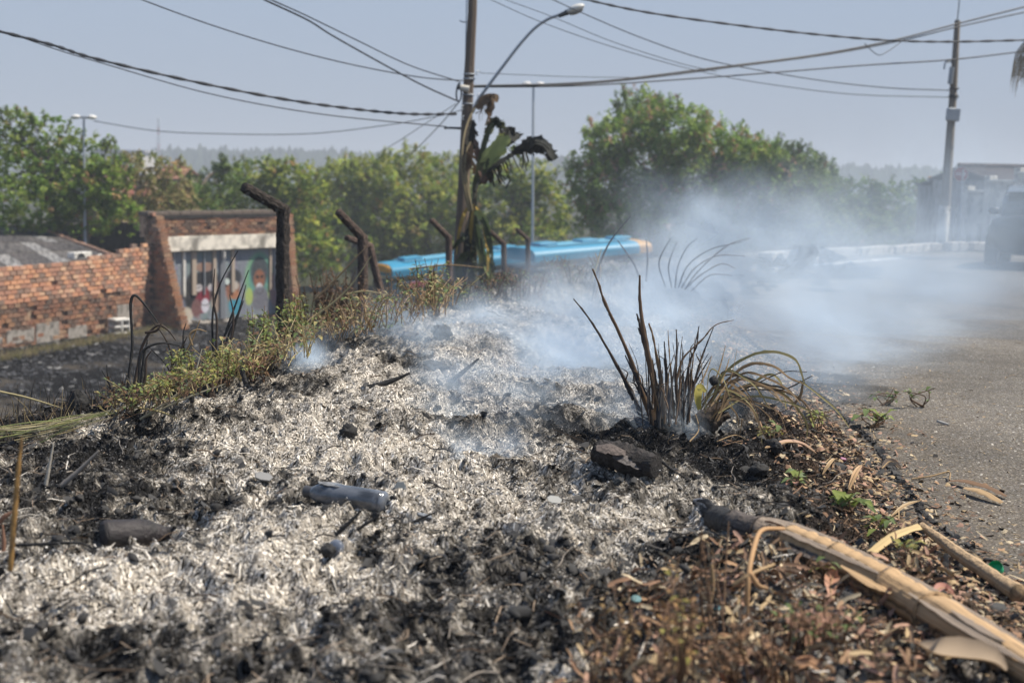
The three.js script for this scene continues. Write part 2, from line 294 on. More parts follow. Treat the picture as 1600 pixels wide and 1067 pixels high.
{ // painted line across the far side of the street
  const a = G(1200, 421), b = G(1413, 403), n = 40, pos = [], idx = [], uv = []; a.y = b.y = 0;
  const t = b.clone().sub(a).normalize(), s = V(-t.z, 0, t.x);
  for (let i = 0; i <= n; i++) for (const k of [-1, 1]) { const p = a.clone().lerp(b, i / n).addScaledVector(s, k * (0.14 + 0.03 * n2(i, k))); pos.push(p.x, roadLevel(-p.z) + 0.0085, p.z); uv.push(p.x, p.z); if (i && k > 0) { const q = i * 2; idx.push(q - 2, q - 1, q, q - 1, q + 1, q); } }
  const g = new THREE.BufferGeometry(); g.setAttribute('position', new THREE.Float32BufferAttribute(pos, 3)); g.setAttribute('uv', new THREE.Float32BufferAttribute(uv, 2)); g.setIndex(idx); g.computeVertexNormals();
  struct('road_marking', g, MT.white, 'white painted line along the far side of the street');
}
{ // white kerb stones stepping along the far side of the street
  const spots = [[1196, 1232, 408], [1236, 1282, 404.5], [1286, 1334, 401.5], [1338, 1388, 398.5], [1392, 1446, 395], [1449, 1466, 391], [1481, 1492, 389.5], [1494, 1507, 389], [1516, 1545, 390]];
  const k = thing('kerb', 'row of white painted kerb stones beyond the street', 'kerb'); k.userData.kind = 'structure'; delete k.userData.category;
  for (const [x0, x1, y] of spots) { const a = G(x0, y), b = G(x1, y - (x1 - x0) * 0.05), L = Math.hypot(b.x - a.x, b.z - a.z); const m = mesh('kerb_stone', boxUV(L, 0.22, 0.28, 0.02), MT.kerb, k); m.position.copy(a).lerp(b, 0.5); m.position.y += 0.06; m.rotation.y = Math.atan2(-(b.z - a.z), b.x - a.x); }
}
{ // wooded hills far behind
  const tops = table([[-400, 236], [60, 240], [150, 237], [228, 236], [250, 231], [300, 229], [380, 231], [470, 229], [560, 235], [640, 240], [720, 240], [900, 246], [1150, 256], [1280, 256], [1360, 257], [1500, 259], [1620, 262], [2000, 266]]);
  const pos = [], idx = [], nx = 900, nj = 14; 
  for (let j = 0; j < nj; j++) for (let i = 0; i < nx; i++) {
    const px = -500 + 2600 * i / (nx - 1), d = 620 + j * 16, top = P(px, tops(px), 620 + 7 * 16), t = j / 7, p = P(px, 300, d);
    const k = t < 1 ? Math.sin(t * Math.PI / 2) : 1 - 0.25 * (t - 1);
    const bump = (2.6 * n2(px * 0.06, j * 0.9) + 2.0 * n2b(px * 0.16, j * 1.7) + 1.2 * n2(px * 0.4, j * 3)) * (0.4 + 0.6 * Math.min(1, t));
    pos.push(p.x, lerp(-9.5, top.y - 1.5, k) + bump, p.z);
    if (i && j) { const a = j * nx + i; idx.push(a - nx - 1, a - 1, a - nx, a - nx, a - 1, a); }
  }
  const g = new THREE.BufferGeometry(); g.setAttribute('position', new THREE.Float32BufferAttribute(pos, 3)); g.setIndex(idx); g.computeVertexNormals();
  struct('hills', g, phys([0.035, 0.05, 0.03], 1, { specularIntensity: 0 }), 'low wooded hills on the horizon');
}

// ================================================================== TREES
const sprayGeo = [0, 1, 2].map((q) => {
  const r = rng(300 + q), b = new MB();
  for (let i = 0; i < 9; i++) {
    const a = r() * 6.28, up = r() * 1.6 - 0.5, L = 0.5 + r() * 0.6, w = 0.16 + r() * 0.14, d = V(Math.cos(a), up, Math.sin(a)).normalize(), s = V(-d.z, r() - 0.5, d.x).normalize(), o = V(r() - 0.5, r() - 0.5, r() - 0.5).multiplyScalar(0.7);
    const g = new THREE.BufferGeometry(), A = o, B = o.clone().addScaledVector(d, L * 0.5).addScaledVector(s, w), C = o.clone().addScaledVector(d, L).add(V(0, -0.15, 0)), D = o.clone().addScaledVector(d, L * 0.5).addScaledVector(s, -w);
    g.setAttribute('position', new THREE.Float32BufferAttribute([A, B, C, D].flatMap((v) => [v.x, v.y, v.z]), 3)); g.setIndex([0, 1, 2, 0, 2, 3]); g.computeVertexNormals(); b.add(g);
  }
  return b.geo();
});
const crownMat = phys([1, 1, 1], 0.8, { transmission: 0.42, thickness: 0, side: THREE.DoubleSide, specularIntensity: 0.2 });
const barkMat = std([0.17, 0.135, 0.10], 0.95, { ...bumpy(0.02, 2) });
function tree(name, label, d, blobs, trunks, opt = {}) {
  const { tones = [[0.085, 0.125, 0.022], [0.06, 0.105, 0.02], [0.12, 0.15, 0.03]], dry = 0.05, dryTone = [0.19, 0.12, 0.055], size = 0.22, dens = 1.35, seed = 1, group, spikes = 5 } = opt, r = rng(seed * 977 + 13), k = mpp(d);
  const twigs = new MB(), c0 = P(trunks[0][0], trunks[0][1], d); c0.y = height(c0.x, c0.z);
  const t = thing(name, label, 'tree', c0, 0, group), list = [];
  const limbs = new MB();
  for (const [ti, [px, py, tx, ty, w]] of trunks.entries()) {
    const a = P(px, py, d).sub(c0), b = P(tx, ty, d + rr(-1, 1, r)).sub(c0); if (py > 380) a.y = Math.min(a.y, -0.1);
    const tr = tube(spline([a, a.clone().lerp(b, 0.35).add(V(rr(-0.2, 0.2, r), 0, rr(-0.2, 0.2, r))), a.clone().lerp(b, 0.7).add(V(rr(-0.25, 0.25, r), 0, rr(-0.3, 0.3, r))), b], 14), [w * k / 2, w * k / 6], 7, 0.2, seed); if (ti) mesh('trunk', tr, opt.bark || barkMat, t); else limbs.add(tr);
  }
  for (const [px, py0, rx, ry, dn = 1] of blobs) {
    const py = py0 + (opt.dy || 0);
    const dz = rr(-1.4, 1.4, r), c = P(px, py, d + dz).sub(c0), ax = rx * k, ay = ry * k, az = (ax + ay) * 0.5, n = Math.round(ax * ay * 8.5 * dens * dn / (size * size));
    const src = P(trunks[0][2], trunks[0][3], d).sub(c0); limbs.add(tube(spline([src, src.clone().lerp(c, 0.5).add(V(0, 0.3, 0)), c], 8), [0.09, 0.03], 5, 0.2, seed + px));
    for (let i = 0; i < n; i++) {
      const u = r() * 2 - 1, a = r() * 6.283, q = Math.sqrt(1 - u * u), rad = 0.45 + 0.6 * Math.pow(r(), 0.55), v = V(q * Math.cos(a), u, q * Math.sin(a));
      const lumpy = 0.92 + 0.27 * n3(v.x * 2.2 + px, v.y * 2.2, v.z * 2.2) + 0.12 * n3(v.x * 5 + py, v.y * 5, v.z * 5);
      if (n3(c.x * 2 + v.x * rad * 2.3, c.y + v.y * rad * 2.3, v.z * rad * 2.3) < -0.42) continue;
      list.push([c.x + v.x * rad * ax * lumpy, c.y + v.y * rad * ay * lumpy, c.z + v.z * rad * az * lumpy, v]);
    }
    for (let i = 0; i < spikes; i++) {          // shoots that break the outline
      const a = rr(0.1, 3.04, r), o = V(Math.cos(a) * ax * 0.85, Math.sin(a) * ay * 0.85, rr(-0.5, 0.5, r) * az), dir = V(Math.cos(a) * 0.5, 0.9, rr(-0.3, 0.3, r)).normalize(), L = rr(0.25, 0.6, r) * Math.min(1.1, ay);
      for (let s = 0; s < 9; s++) { const w = o.clone().addScaledVector(dir, L * s / 8); list.push([c.x + w.x + rr(-0.1, 0.1, r), c.y + w.y, c.z + w.z, dir, 0.7 - 0.03 * s]); }
      twigs.add(tube([c.clone().add(o).addScaledVector(dir, -0.2), c.clone().add(o).addScaledVector(dir, L)], [0.03, 0.012], 4));
    }
  }
  mesh('trunk', limbs.geo(), opt.bark || barkMat, t); mesh('twigs', twigs.geo(), opt.bark || barkMat, t).userData.kind = 'stuff';
  const im = new THREE.InstancedMesh(sprayGeo[seed % 3], crownMat, list.length), m = new THREE.Matrix4(), e = new THREE.Euler(), qn = new THREE.Quaternion(), col = new THREE.Color();
  list.forEach((p, i) => {
    const s = size * (p[4] || 1) * rr(0.6, 1.35, r); e.set(rr(-0.6, 0.6, r), r() * 6.28, rr(-0.6, 0.6, r)); qn.setFromEuler(e); m.compose(V(p[0], p[1], p[2]), qn, V(s, s, s)); im.setMatrixAt(i, m);
    const cl = n3(p[0] * 0.8 + 40, p[1] * 0.8, p[2] * 0.8), isDry = r() < 0.3 * dry * (cl > 0.25 ? 3.5 : 0.4), b = isDry ? dryTone : pick(tones, r), f = 2.15 * (0.7 + 0.6 * r()) * (1 + 0.25 * cl); col.setRGB(b[0] * f, b[1] * f, b[2] * f); im.setColorAt(i, col);
  });
  im.name = 'crown'; im.userData.kind = 'stuff'; im.castShadow = im.receiveShadow = true; t.add(im); return t;
}
const YG = [[0.16, 0.185, 0.028], [0.115, 0.155, 0.025], [0.19, 0.195, 0.04]], DG = [[0.07, 0.105, 0.022], [0.055, 0.09, 0.02], [0.10, 0.125, 0.03]];
tree('tree', 'leafy green tree with open top behind the low grey roof', 52, [[20, 205, 48, 34, 0.7], [75, 222, 55, 38, 0.7], [135, 250, 50, 38, 0.7], [35, 262, 70, 46], [105, 292, 70, 46], [165, 285, 42, 40, 0.8], [40, 325, 90, 42], [150, 335, 70, 40]], [[70, 420, 75, 280, 26], [120, 400, 135, 270, 14]], { tones: [[0.11, 0.155, 0.025], [0.08, 0.13, 0.022], [0.13, 0.16, 0.035]], seed: 2, size: 0.23, dry: 0.08, spikes: 7 });
tree('tree', 'half bare tree with pale trunk behind the black wall', 57, [[238, 262, 52, 22, 0.5], [215, 300, 48, 36, 0.55], [265, 318, 48, 36, 0.7], [205, 345, 60, 30, 0.9]], [[196, 400, 215, 292, 13], [200, 345, 182, 270, 8], [205, 330, 236, 275, 8]], { tones: [[0.15, 0.135, 0.05], [0.12, 0.13, 0.045], [0.17, 0.14, 0.07]], seed: 3, dry: 0.12, dryTone: [0.24, 0.17, 0.09], bark: std([0.36, 0.30, 0.22], 0.95), size: 0.24 });
tree('tree', 'dark green tree with upright shoots left of the brick building', 61, [[290, 298, 52, 34], [345, 280, 40, 34], [320, 325, 70, 40], [268, 340, 60, 34], [345, 252, 12, 22]], [[300, 410, 310, 300, 18]], { dy: 16, tones: DG, seed: 4, dry: 0.06, spikes: 7 });
tree('tree', 'bright green tree directly behind the brick building', 66, [[402, 262, 46, 30], [450, 272, 50, 36], [400, 305, 62, 44], [470, 320, 60, 46], [420, 345, 90, 40], [480, 385, 60, 40]], [[430, 440, 430, 310, 20]], { dy: 14, tones: [...YG, DG[0]], seed: 5, dry: 0.09, spikes: 6 });
tree('tree', 'yellow green tree behind the leaning fence posts', 80, [[535, 262, 58, 28], [585, 258, 40, 30], [520, 310, 72, 46], [595, 320, 66, 50], [540, 365, 90, 44], [610, 375, 60, 40]], [[560, 450, 560, 320, 22]], { dy: 14, tones: YG, seed: 6, dry: 0.07, size: 0.26, spikes: 6 });
tree('tree', 'yellow green tree just left of the utility pole', 82, [[640, 248, 44, 30], [695, 262, 46, 30], [650, 305, 62, 46], [715, 315, 55, 48], [670, 360, 85, 40]], [[670, 440, 670, 310, 22]], { dy: 10, tones: YG, seed: 7, dry: 0.07, size: 0.26, spikes: 7 });
tree('tree', 'green tree behind the banana leaves right of the pole', 78, [[775, 272, 50, 30], [835, 268, 40, 30], [780, 320, 66, 46], [850, 315, 52, 50], [810, 360, 88, 36]], [[800, 440, 805, 320, 22]], { dy: 14, tones: [...YG, DG[0]], seed: 8, dry: 0.05, size: 0.26, spikes: 6 });
tree('tree', 'large broad tree with rusty seed pods at its top', 71, [[1000, 178, 46, 40], [955, 225, 46, 46], [1055, 200, 62, 42], [1115, 232, 66, 44], [1175, 252, 52, 44], [930, 285, 48, 52], [1005, 262, 72, 54], [1085, 290, 82, 56], [1165, 305, 80, 54], [1210, 275, 50, 40], [965, 340, 76, 46], [1060, 350, 92, 42], [1140, 355, 80, 38]], [[1030, 440, 1030, 290, 30], [1060, 430, 1090, 280, 18]], { tones: [[0.115, 0.165, 0.03], [0.085, 0.135, 0.025], [0.14, 0.17, 0.035]], seed: 9, dry: 0.22, dryTone: [0.19, 0.115, 0.07], size: 0.25, dens: 1.45, spikes: 7 });
tree('tree', 'smoke veiled tree right of the large broad tree', 72, [[1215, 258, 50, 40], [1250, 268, 42, 40], [1282, 290, 36, 40], [1225, 310, 70, 50], [1285, 330, 55, 46], [1230, 365, 100, 34], [1310, 365, 60, 30]], [[1240, 430, 1240, 310, 20]], { tones: DG, seed: 10, dry: 0.08, spikes: 14 });
tree('tree', 'hazy tree between the large tree and the far pole', 66, [[1330, 300, 52, 34], [1385, 308, 50, 38], [1340, 345, 72, 40], [1420, 345, 52, 44]], [[1360, 420, 1360, 320, 18]], { dy: 14, tones: DG, seed: 11 });
tree('tree', 'dim tree behind the red road sign', 70, [[1455, 300, 46, 36], [1505, 308, 40, 36], [1460, 345, 60, 40], [1510, 350, 40, 36]], [[1480, 420, 1480, 320, 18]], { dy: 14, tones: DG, seed: 14 });

// ================================================================== BUILDINGS IN THE LOWER LOT
const brickTones = [[0.40, 0.165, 0.085], [0.46, 0.20, 0.10], [0.34, 0.13, 0.075], [0.50, 0.26, 0.14], [0.28, 0.12, 0.08], [0.43, 0.23, 0.15], [0.16, 0.09, 0.07], [0.48, 0.30, 0.19], [0.09, 0.065, 0.06], [0.37, 0.17, 0.11]];
const brickMats = brickTones.map((c) => std(c.map((v, i) => lerp(v * 1.5, [0.50, 0.33, 0.22][i], 0.35)), 0.95, { map: rep(TX.mott, 2.5), bumpMap: rep(TX.noise, 5), bumpScale: 0.012 }));
const mortar = std([0.42, 0.30, 0.21], 0.97, { map: rep(TX.mott, 1.2), ...bumpy(0.015, 2.5) });
const brickGeos = [0, 1, 2, 3, 4].map((s) => { const g = boxUV(1, 1, 1, 0), p = g.attributes.position, r = rng(60 + s), j = {}; for (let i = 0; i < p.count; i++) { const k = [p.getX(i), p.getY(i), p.getZ(i)].map(Math.sign).join(); j[k] ??= [rr(-0.06, 0.03, r), rr(-0.09, 0.05, r), rr(-0.2, 0.1, r)]; const q = j[k]; p.setXYZ(i, p.getX(i) * (1 + q[0]), p.getY(i) * (1 + q[1]), p.getZ(i) * (1 + q[2])); } g.computeVertexNormals(); return g; });
// lays bricks over a face: origin o, direction u along it, n out of it; keep(s, y) says where the wall is
function layBricks(parent, o, u, n, L, Hh, bw, bh, keep, r, budget, lost = 0.06) {
  const rest = new MB(), q = new THREE.Quaternion().setFromRotationMatrix(new THREE.Matrix4().makeBasis(u, V(0, 1, 0), n)); let made = 0;
  for (let row = 0; row * bh < Hh; row++) for (let c = -1; c * bw < L; c++) {
    const s = c * bw + (row % 2 ? bw / 2 : 0) + bw / 2, y = row * bh + bh / 2; if (s < 0.02 || s > L - 0.02 || !keep(s, y) || r() < lost) continue;
    const dark = 0.16 + 0.35 * (n2(s * 1.6 + 3, y * 2.4) > 0.35), m = r() < dark ? brickMats[pick([6, 8, 4], r)] : pick(brickMats, r), proud = rr(0.008, 0.04, r);
    const pos = o.clone().addScaledVector(u, s).add(V(0, y, 0)).addScaledVector(n, proud - 0.03), sc = [bw - rr(0.015, 0.035, r), bh - rr(0.012, 0.03, r), 0.1];
    if (made < budget) { const b = mesh('brick', pick(brickGeos, r), m, parent); b.position.copy(pos); b.quaternion.copy(q); b.rotation.z += rr(-0.02, 0.02, r); b.scale.set(...sc); made++; }
    else rest.add(pick(brickGeos, r), new THREE.Matrix4().compose(pos, q, V(...sc)), m.color.toArray());
  }
  if (rest.i.length) { const m = mesh('brick', rest.geo(), std([1, 1, 1], 0.95, { vertexColors: true }), parent); m.userData.kind = 'stuff'; }
}
const flat = (a, b) => V(b.x - a.x, 0, b.z - a.z).normalize();
{ // the weathered wall on the left
  const r = rng(501), A = P(-70, 560, 36), B = P(236, 515, 43.6), yb = -3.98, u = flat(A, B), n = V(-u.z, 0, u.x), L = Math.hypot(B.x - A.x, B.z - A.z), o = V(A.x, yb, A.z);
  const w = thing('brick_wall', 'long weathered brick wall with patches of grey render at its foot', 'wall', o);
  const O = V(0, 0, 0), top = (s) => 2.16 + 0.028 * s + (s > L * 0.80 ? 0.2 : 0);
  const sh = new MB(); for (let i = 0; i < 12; i++) { const s0 = i / 12 * L, s1 = (i + 1) / 12 * L, h = top((s0 + s1) / 2) - 0.1; sh.add(boxUV(s1 - s0 - 0.004, h, 0.22), basis(O.clone().addScaledVector(u, (s0 + s1) / 2).add(V(0, h / 2, 0)).addScaledVector(n, -0.15), u, V(0, 1, 0), n)); }
  mesh('wall', sh.geo(), mortar, w);
  layBricks(w, O, u, n, L, 2.75, 0.25, 0.125, (s, y) => y < top(s) + 0.02 * n2(s * 3, 1), r, 300, 0.03);
  for (const [s0, s1, y0, y1] of [[L * 0.36, L * 0.475, 0.02, 0.62], [L * 0.52, L * 0.62, 0.03, 0.42], [L * 0.22, L * 0.35, 0.18, 0.55], [L * 0.02, L * 0.2, 0.05, 0.4], [L * 0.79, L * 0.88, 0.2, 0.85]]) { const g = boxUV(s1 - s0, y1 - y0, 0.035, 0.012), p = mesh('render_patch', g, MT.concrete, w); p.applyMatrix4(basis(O.clone().addScaledVector(u, (s0 + s1) / 2).add(V(0, (y0 + y1) / 2, 0)).addScaledVector(n, 0.035), u, V(0, 1, 0), n)); }
  const ledge = new MB(); for (let i = 0; i < 4; i++) ledge.add(lump(0.16, 1, 0.25, 1.5, i, [1.7, 0.45, 0.8]), M4(O.clone().addScaledVector(u, L * (0.2 + 0.05 * i)).addScaledVector(n, 0.35), [0, i, 0])); mesh('fallen_render', ledge.geo(), MT.concrete, w);
  // broken white block leaning on its foot
  const c = o.clone().addScaledVector(u, L * 0.735).addScaledVector(n, 0.45); c.y = height(c.x, c.z);
  const blk = thing('concrete_block', 'whitewashed hollow block lying at the foot of the brick wall', 'block', c, Math.atan2(n.x, n.z) - 0.35);
  const sd = mesh('block_shell', boxUV(0.55, 0.07, 0.4, 0.02), MT.white, blk); sd.position.y = 0.42;
  for (const y of [0.22, 0.03]) { const p = mesh('block_shell', boxUV(0.53, 0.06, 0.38, 0.02), MT.white, blk); p.position.set(0, y, 0); }
  for (const x of [-0.02, 0.245]) { const p = mesh('block_web', boxUV(0.06, 0.4, 0.39, 0.02), MT.white, blk); p.position.set(x, 0.22, 0); } 
  const bk = mesh('block_web', boxUV(0.5, 0.4, 0.05, 0.01), MT.white, blk); bk.position.set(0, 0.22, -0.17);
}
{ // low building with a fibre cement roof behind that wall
  const c = [P(-120, 437, 37), P(172, 402, 44.2), P(222, 393, 47.2), P(20, 354, 55), P(-160, 343, 55)], o = c[1].clone(); o.y = -3.9;
  const b = thing('low_building', 'low building with a grey corrugated fibre cement roof behind the brick wall', 'building', o);
  const A = c[0], B = c[1], C = c[2], D = c[3], E = c[4];
  const sheetMat = [std([0.17, 0.15, 0.14], 0.95, { map: rep(TX.mott, 0.8) }), std([0.145, 0.13, 0.122], 0.95, { map: rep(TX.mott, 0.9) }), std([0.20, 0.18, 0.165], 0.95, { map: rep(TX.mott, 0.7) })], pale = std([0.42, 0.40, 0.38], 0.9, { map: rep(TX.mott, 0.8) });
  const surf = (s, t) => { const lo = A.clone().lerp(B, s), hi = E.clone().lerp(D.clone().lerp(C, 0.25), s); return lo.lerp(hi, t).sub(o); };
  const nS = 12;
  for (let j = 0; j < 4; j++) for (let i = 0; i < nS; i++) {
    const pos = [], idx = [], uv = [], na = 22;
    for (let a = 0; a <= na; a++) for (const t of [0, 1]) { const s = (i + a / na) / nS, p = surf(s, (j + t * 1.04) / 4); p.y += 0.022 * Math.sin(a / na * 6 * 6.283) + 0.012 * (j + (1 - t) * 0.9) + 0.02; pos.push(p.x, p.y, p.z); uv.push(s * 9, t * 2); if (a && t) { const q = a * 2; idx.push(q - 2, q - 1, q, q - 1, q + 1, q); } }
    const g = new THREE.BufferGeometry(); g.setAttribute('position', new THREE.Float32BufferAttribute(pos, 3)); g.setAttribute('uv', new THREE.Float32BufferAttribute(uv, 2)); g.setIndex(idx); g.computeVertexNormals();
    const q = (i * 7 + j * 5) % 13; mesh('roof_sheet', g, (i === 8 && j < 2) || (i === 5 && j === 0) || (i === 10 && j === 2) ? pale : sheetMat[q % 3], b);
  }
  const wl = new MB(), rim = [A, B, C, D, E].map((p) => p.clone().sub(o)); for (let i = 0; i < 5; i++) { const p = rim[i], q = rim[(i + 1) % 5], u = flat(p, q), L = Math.hypot(q.x - p.x, q.z - p.z), h = Math.min(p.y, q.y) - 0.08; wl.add(boxUV(L, h, 0.15), basis(p.clone().lerp(q, 0.5).setY(h / 2), u, V(0, 1, 0), V(-u.z, 0, u.x).negate())); }
  mesh('wall', wl.geo(), mortar, b);
  const edge = []; for (let i = 0; i <= 20; i++) { const p = surf(1, i / 20 * 1.02); edge.push(V(p.x + 0.05, p.y + 0.07 + 0.03 * n2(i, 4), p.z)); } mesh('verge_tiles', tube(edge, 0.075, 6, 0.5, 4), brickMats[5], b);
}
for (const [x0, x1, y, d, name, label, fan] of [[103, 145, 409, 43.6, 'air_conditioner', 'white air conditioner box with round fan standing on the grey roof', true]]) {
  const p = P((x0 + x1) / 2, y, d), w = (x1 - x0) * mpp(d), a = thing(name, label, 'air conditioner', V(p.x, p.y - 0.08, p.z), 1.08);
  const body = mesh('casing', boxUV(w * 0.9, 0.36, 0.3, 0.03, 2), MT.white, a); body.position.y = 0.2;
  const f = mesh('fan_grille', new THREE.TorusGeometry(0.15, 0.014, 6, 24), MT.darkSteel, a); f.position.set(-0.1, 0.2, 0.157);
  const d2 = mesh('fan', new THREE.CylinderGeometry(0.145, 0.145, 0.02, 24), MT.darkSteel, a); d2.rotation.x = Math.PI / 2; d2.position.set(-0.1, 0.2, 0.148);
  const bd = mesh('badge', boxUV(0.09, 0.05, 0.006), std([0.30, 0.18, 0.32], 0.6), a); bd.position.set(w * 0.28, 0.2, 0.154);
  const p2 = P(155, 406, 43.7), h = thing('hose_coil', 'white ring of hose beside the air conditioner', 'hose coil', p2, 1.0); mesh('coil', new THREE.TorusGeometry(0.15, 0.03, 8, 24), MT.white, h);
  const cl = mesh('clip', boxUV(0.06, 0.1, 0.07, 0.01), MT.darkSteel, h); cl.position.y = -0.15;
}
{ // the black stained wall behind
  const A = P(-60, 358, 58), B = P(232, 372, 53), u = flat(A, B), n = V(-u.z, 0, u.x), L = Math.hypot(B.x - A.x, B.z - A.z), o = V(A.x, -4.6, A.z), w = thing('yard_wall', 'black stained old wall between the grey roof and the trees', 'wall', o);
  const b = new MB(), cap = new MB(), yA = A.y + 0.02 - o.y, yB = P(232, 351, 53).y - o.y;
  for (let i = 0; i < 9; i++) { const s = (i + 0.5) / 9, h = lerp(yA + 0.08, yB, s) + (i % 3 === 1 ? 0.05 : -0.03) + 0.04 * n2(i, 8); b.add(boxUV(L / 9 - 0.02, h, 0.2), basis(V(0, h / 2, 0).addScaledVector(u, s * L), u, V(0, 1, 0), n)); cap.add(boxUV(L / 9 - 0.04, 0.07, 0.27, 0.015), basis(V(0, h + 0.036, 0).addScaledVector(u, s * L), u, V(0, 1, 0), n)); }
  mesh('wall', b.geo(), std([0.045, 0.044, 0.044], 0.97, { map: rep(TX.mott, 0.6), ...bumpy(0.015, 2) }), w); mesh('coping', cap.geo(), std([0.11, 0.085, 0.07], 0.95, { map: rep(TX.mott, 1) }), w);
}
{ // roofless brick building with a painted wall
  const r = rng(777), A = P(236, 505, 43.7), B = P(447, 486, 48.2), yb = -4.0, u = flat(A, B), n = V(-u.z, 0, u.x), L = Math.hypot(B.x - A.x, B.z - A.z), o = V(A.x, yb, A.z), O = V(0, 0, 0), UP = V(0, 1, 0);
  const b = thing('brick_building', 'ruined brick building with white lintel above a wall painted with graffiti', 'building', o);
  const yTop = P(236, 336, 43.7).y - yb, yL1 = P(262, 369, 44.2).y - yb, yL0 = P(262, 393, 44.2).y - yb;
  const at = (s, y, q) => O.clone().addScaledVector(u, s).addScaledVector(n, q).setY(y);
  const put = (name, g, m, s, y, q, parent = b) => { const k = mesh(name, g, m, parent); k.applyMatrix4(basis(at(s, y, q), u, UP, n)); return k; };
  // parapet above the lintel
  put('parapet_core', boxUV(L + 0.3, yTop - yL1, 0.3), mortar, L / 2, (yTop + yL1) / 2, -0.2);
  layBricks(b, at(0, yL1 + 0.005, 0), u, n, L + 0.1, yTop - yL1 - 0.02, 0.26, 0.1, (s, y) => yL1 + y < yTop - 0.02, r, 118, 0.04);
  const cp = new MB(); for (let i = 0; i < 14; i++) { const h = 0.1 + 0.03 * r(); cp.add(boxUV(L / 14 + 0.03, h, 0.42 + 0.05 * r(), 0.02), basis(at((i + 0.5) / 14 * (L + 0.3) - 0.15, yTop + h / 2, -0.2 + 0.03 * r()), u, UP, n)); }
  mesh('coping', cp.geo(), std([0.17, 0.135, 0.11], 0.95, { map: rep(TX.mott, 1), ...bumpy(0.01, 3) }), b);
  put('soot_course', boxUV(L + 0.26, 0.12, 0.05, 0.01), std([0.035, 0.03, 0.028], 0.97, { map: rep(TX.mott, 1) }), L / 2, yTop - 0.05, 0.035);
  put('lintel', boxUV(L - 0.62, yL1 - yL0, 0.3, 0.025), std([0.86, 0.80, 0.70], 0.85, { map: rep(TX.mott, 0.35) }), L / 2 + 0.28, (yL1 + yL0) / 2, -0.1);
  // painted wall
  const cw = 2048, chh = 1024, cv = document.createElement('canvas'); cv.width = cw; cv.height = chh; const x = cv.getContext('2d');
  x.fillStyle = '#858c94'; x.fillRect(0, 0, cw, chh);
  for (let i = 0; i < 90; i++) { x.fillStyle = `rgba(${60 + r() * 70 | 0},${64 + r() * 70 | 0},${72 + r() * 70 | 0},0.16)`; x.fillRect(r() * cw, r() * chh * 0.5, 10 + r() * 90, 100 + r() * 700); }
  const spray = (px, py, rx, ry, c, a = 1) => { const g = x.createRadialGradient(0, 0, 0, 0, 0, 1); g.addColorStop(0, c); g.addColorStop(0.75, c); g.addColorStop(1, c.replace(/[\d.]+\)$/, '0)')); x.save(); x.globalAlpha = a; x.translate(px, py); x.scale(rx, ry); x.fillStyle = g; x.beginPath(); x.arc(0, 0, 1, 0, 7); x.fill(); x.restore(); };
  x.save(); x.translate(-150, -330); x.scale(1.13, 1.27);
  spray(800, 700, 190, 150, 'rgba(90,62,58,1)'); spray(560, 740, 130, 230, 'rgba(34,34,38,1)'); spray(760, 590, 200, 95, 'rgba(30,32,38,1)'); spray(740, 470, 150, 60, 'rgba(150,120,104,1)'); spray(660, 690, 62, 46, 'rgba(196,190,190,1)'); spray(830, 690, 58, 46, 'rgba(196,190,190,1)');
  spray(700, 840, 110, 130, 'rgba(126,30,52,1)'); spray(760, 800, 50, 120, 'rgba(134,30,44,1)'); spray(745, 880, 70, 90, 'rgba(206,204,214,1)'); spray(900, 860, 70, 130, 'rgba(160,140,124,1)'); spray(470, 960, 120, 90, 'rgba(200,190,172,1)'); spray(620, 900, 80, 110, 'rgba(120,84,82,1)');
  spray(1150, 700, 120, 210, 'rgba(146,100,76,1)'); spray(1170, 600, 130, 100, 'rgba(50,52,58,1)'); spray(1180, 690, 70, 60, 'rgba(190,180,170,1)'); spray(1190, 900, 110, 120, 'rgba(58,140,164,1)'); spray(1180, 790, 80, 60, 'rgba(172,116,84,1)');
  spray(1560, 640, 250, 330, 'rgba(120,176,124,1)', 0.9); spray(1570, 620, 200, 280, 'rgba(96,150,140,1)'); spray(1560, 560, 150, 190, 'rgba(62,70,76,1)'); spray(1560, 640, 100, 130, 'rgba(140,90,66,1)'); spray(1530, 610, 28, 22, 'rgba(30,30,34,1)'); spray(1600, 610, 26, 22, 'rgba(30,30,34,1)'); spray(1560, 730, 60, 60, 'rgba(214,214,220,1)'); spray(1570, 850, 160, 150, 'rgba(112,112,122,1)'); spray(1400, 820, 70, 110, 'rgba(180,196,96,1)', 0.8); spray(1740, 760, 60, 130, 'rgba(176,190,110,1)', 0.8); spray(1830, 760, 130, 240, 'rgba(140,112,120,1)', 0.9);
  x.strokeStyle = 'rgba(30,30,36,0.8)'; x.lineWidth = 9; for (const [a, bq, c, d] of [[640, 650, 40, 0.3], [835, 655, 40, 2.6], [745, 800, 80, 0.2], [1170, 620, 90, 3.2], [1560, 560, 150, 3.2], [1560, 740, 60, 0]]) { x.beginPath(); x.arc(a, bq, c, d, d + 2.8); x.stroke(); }
  x.restore(); for (let i = 0; i < 260; i++) { x.fillStyle = `rgba(${110 + r() * 100 | 0},${100 + r() * 90 | 0},${95 + r() * 90 | 0},0.22)`; x.fillRect(r() * cw, r() * chh, 6 + r() * 40, 4 + r() * 26); }
  const tx = new THREE.CanvasTexture(cv); tx.colorSpace = THREE.SRGBColorSpace;
  const pw = L - 0.5, pg = new THREE.BoxGeometry(pw, yL0 + 0.1, 0.12); put('painted_wall', pg, std([0.92, 0.92, 0.92], 0.85, { map: tx, ...bumpy(0.01, 6) }), L / 2 + 0.25, (yL0 + 0.1) / 2, -0.2);
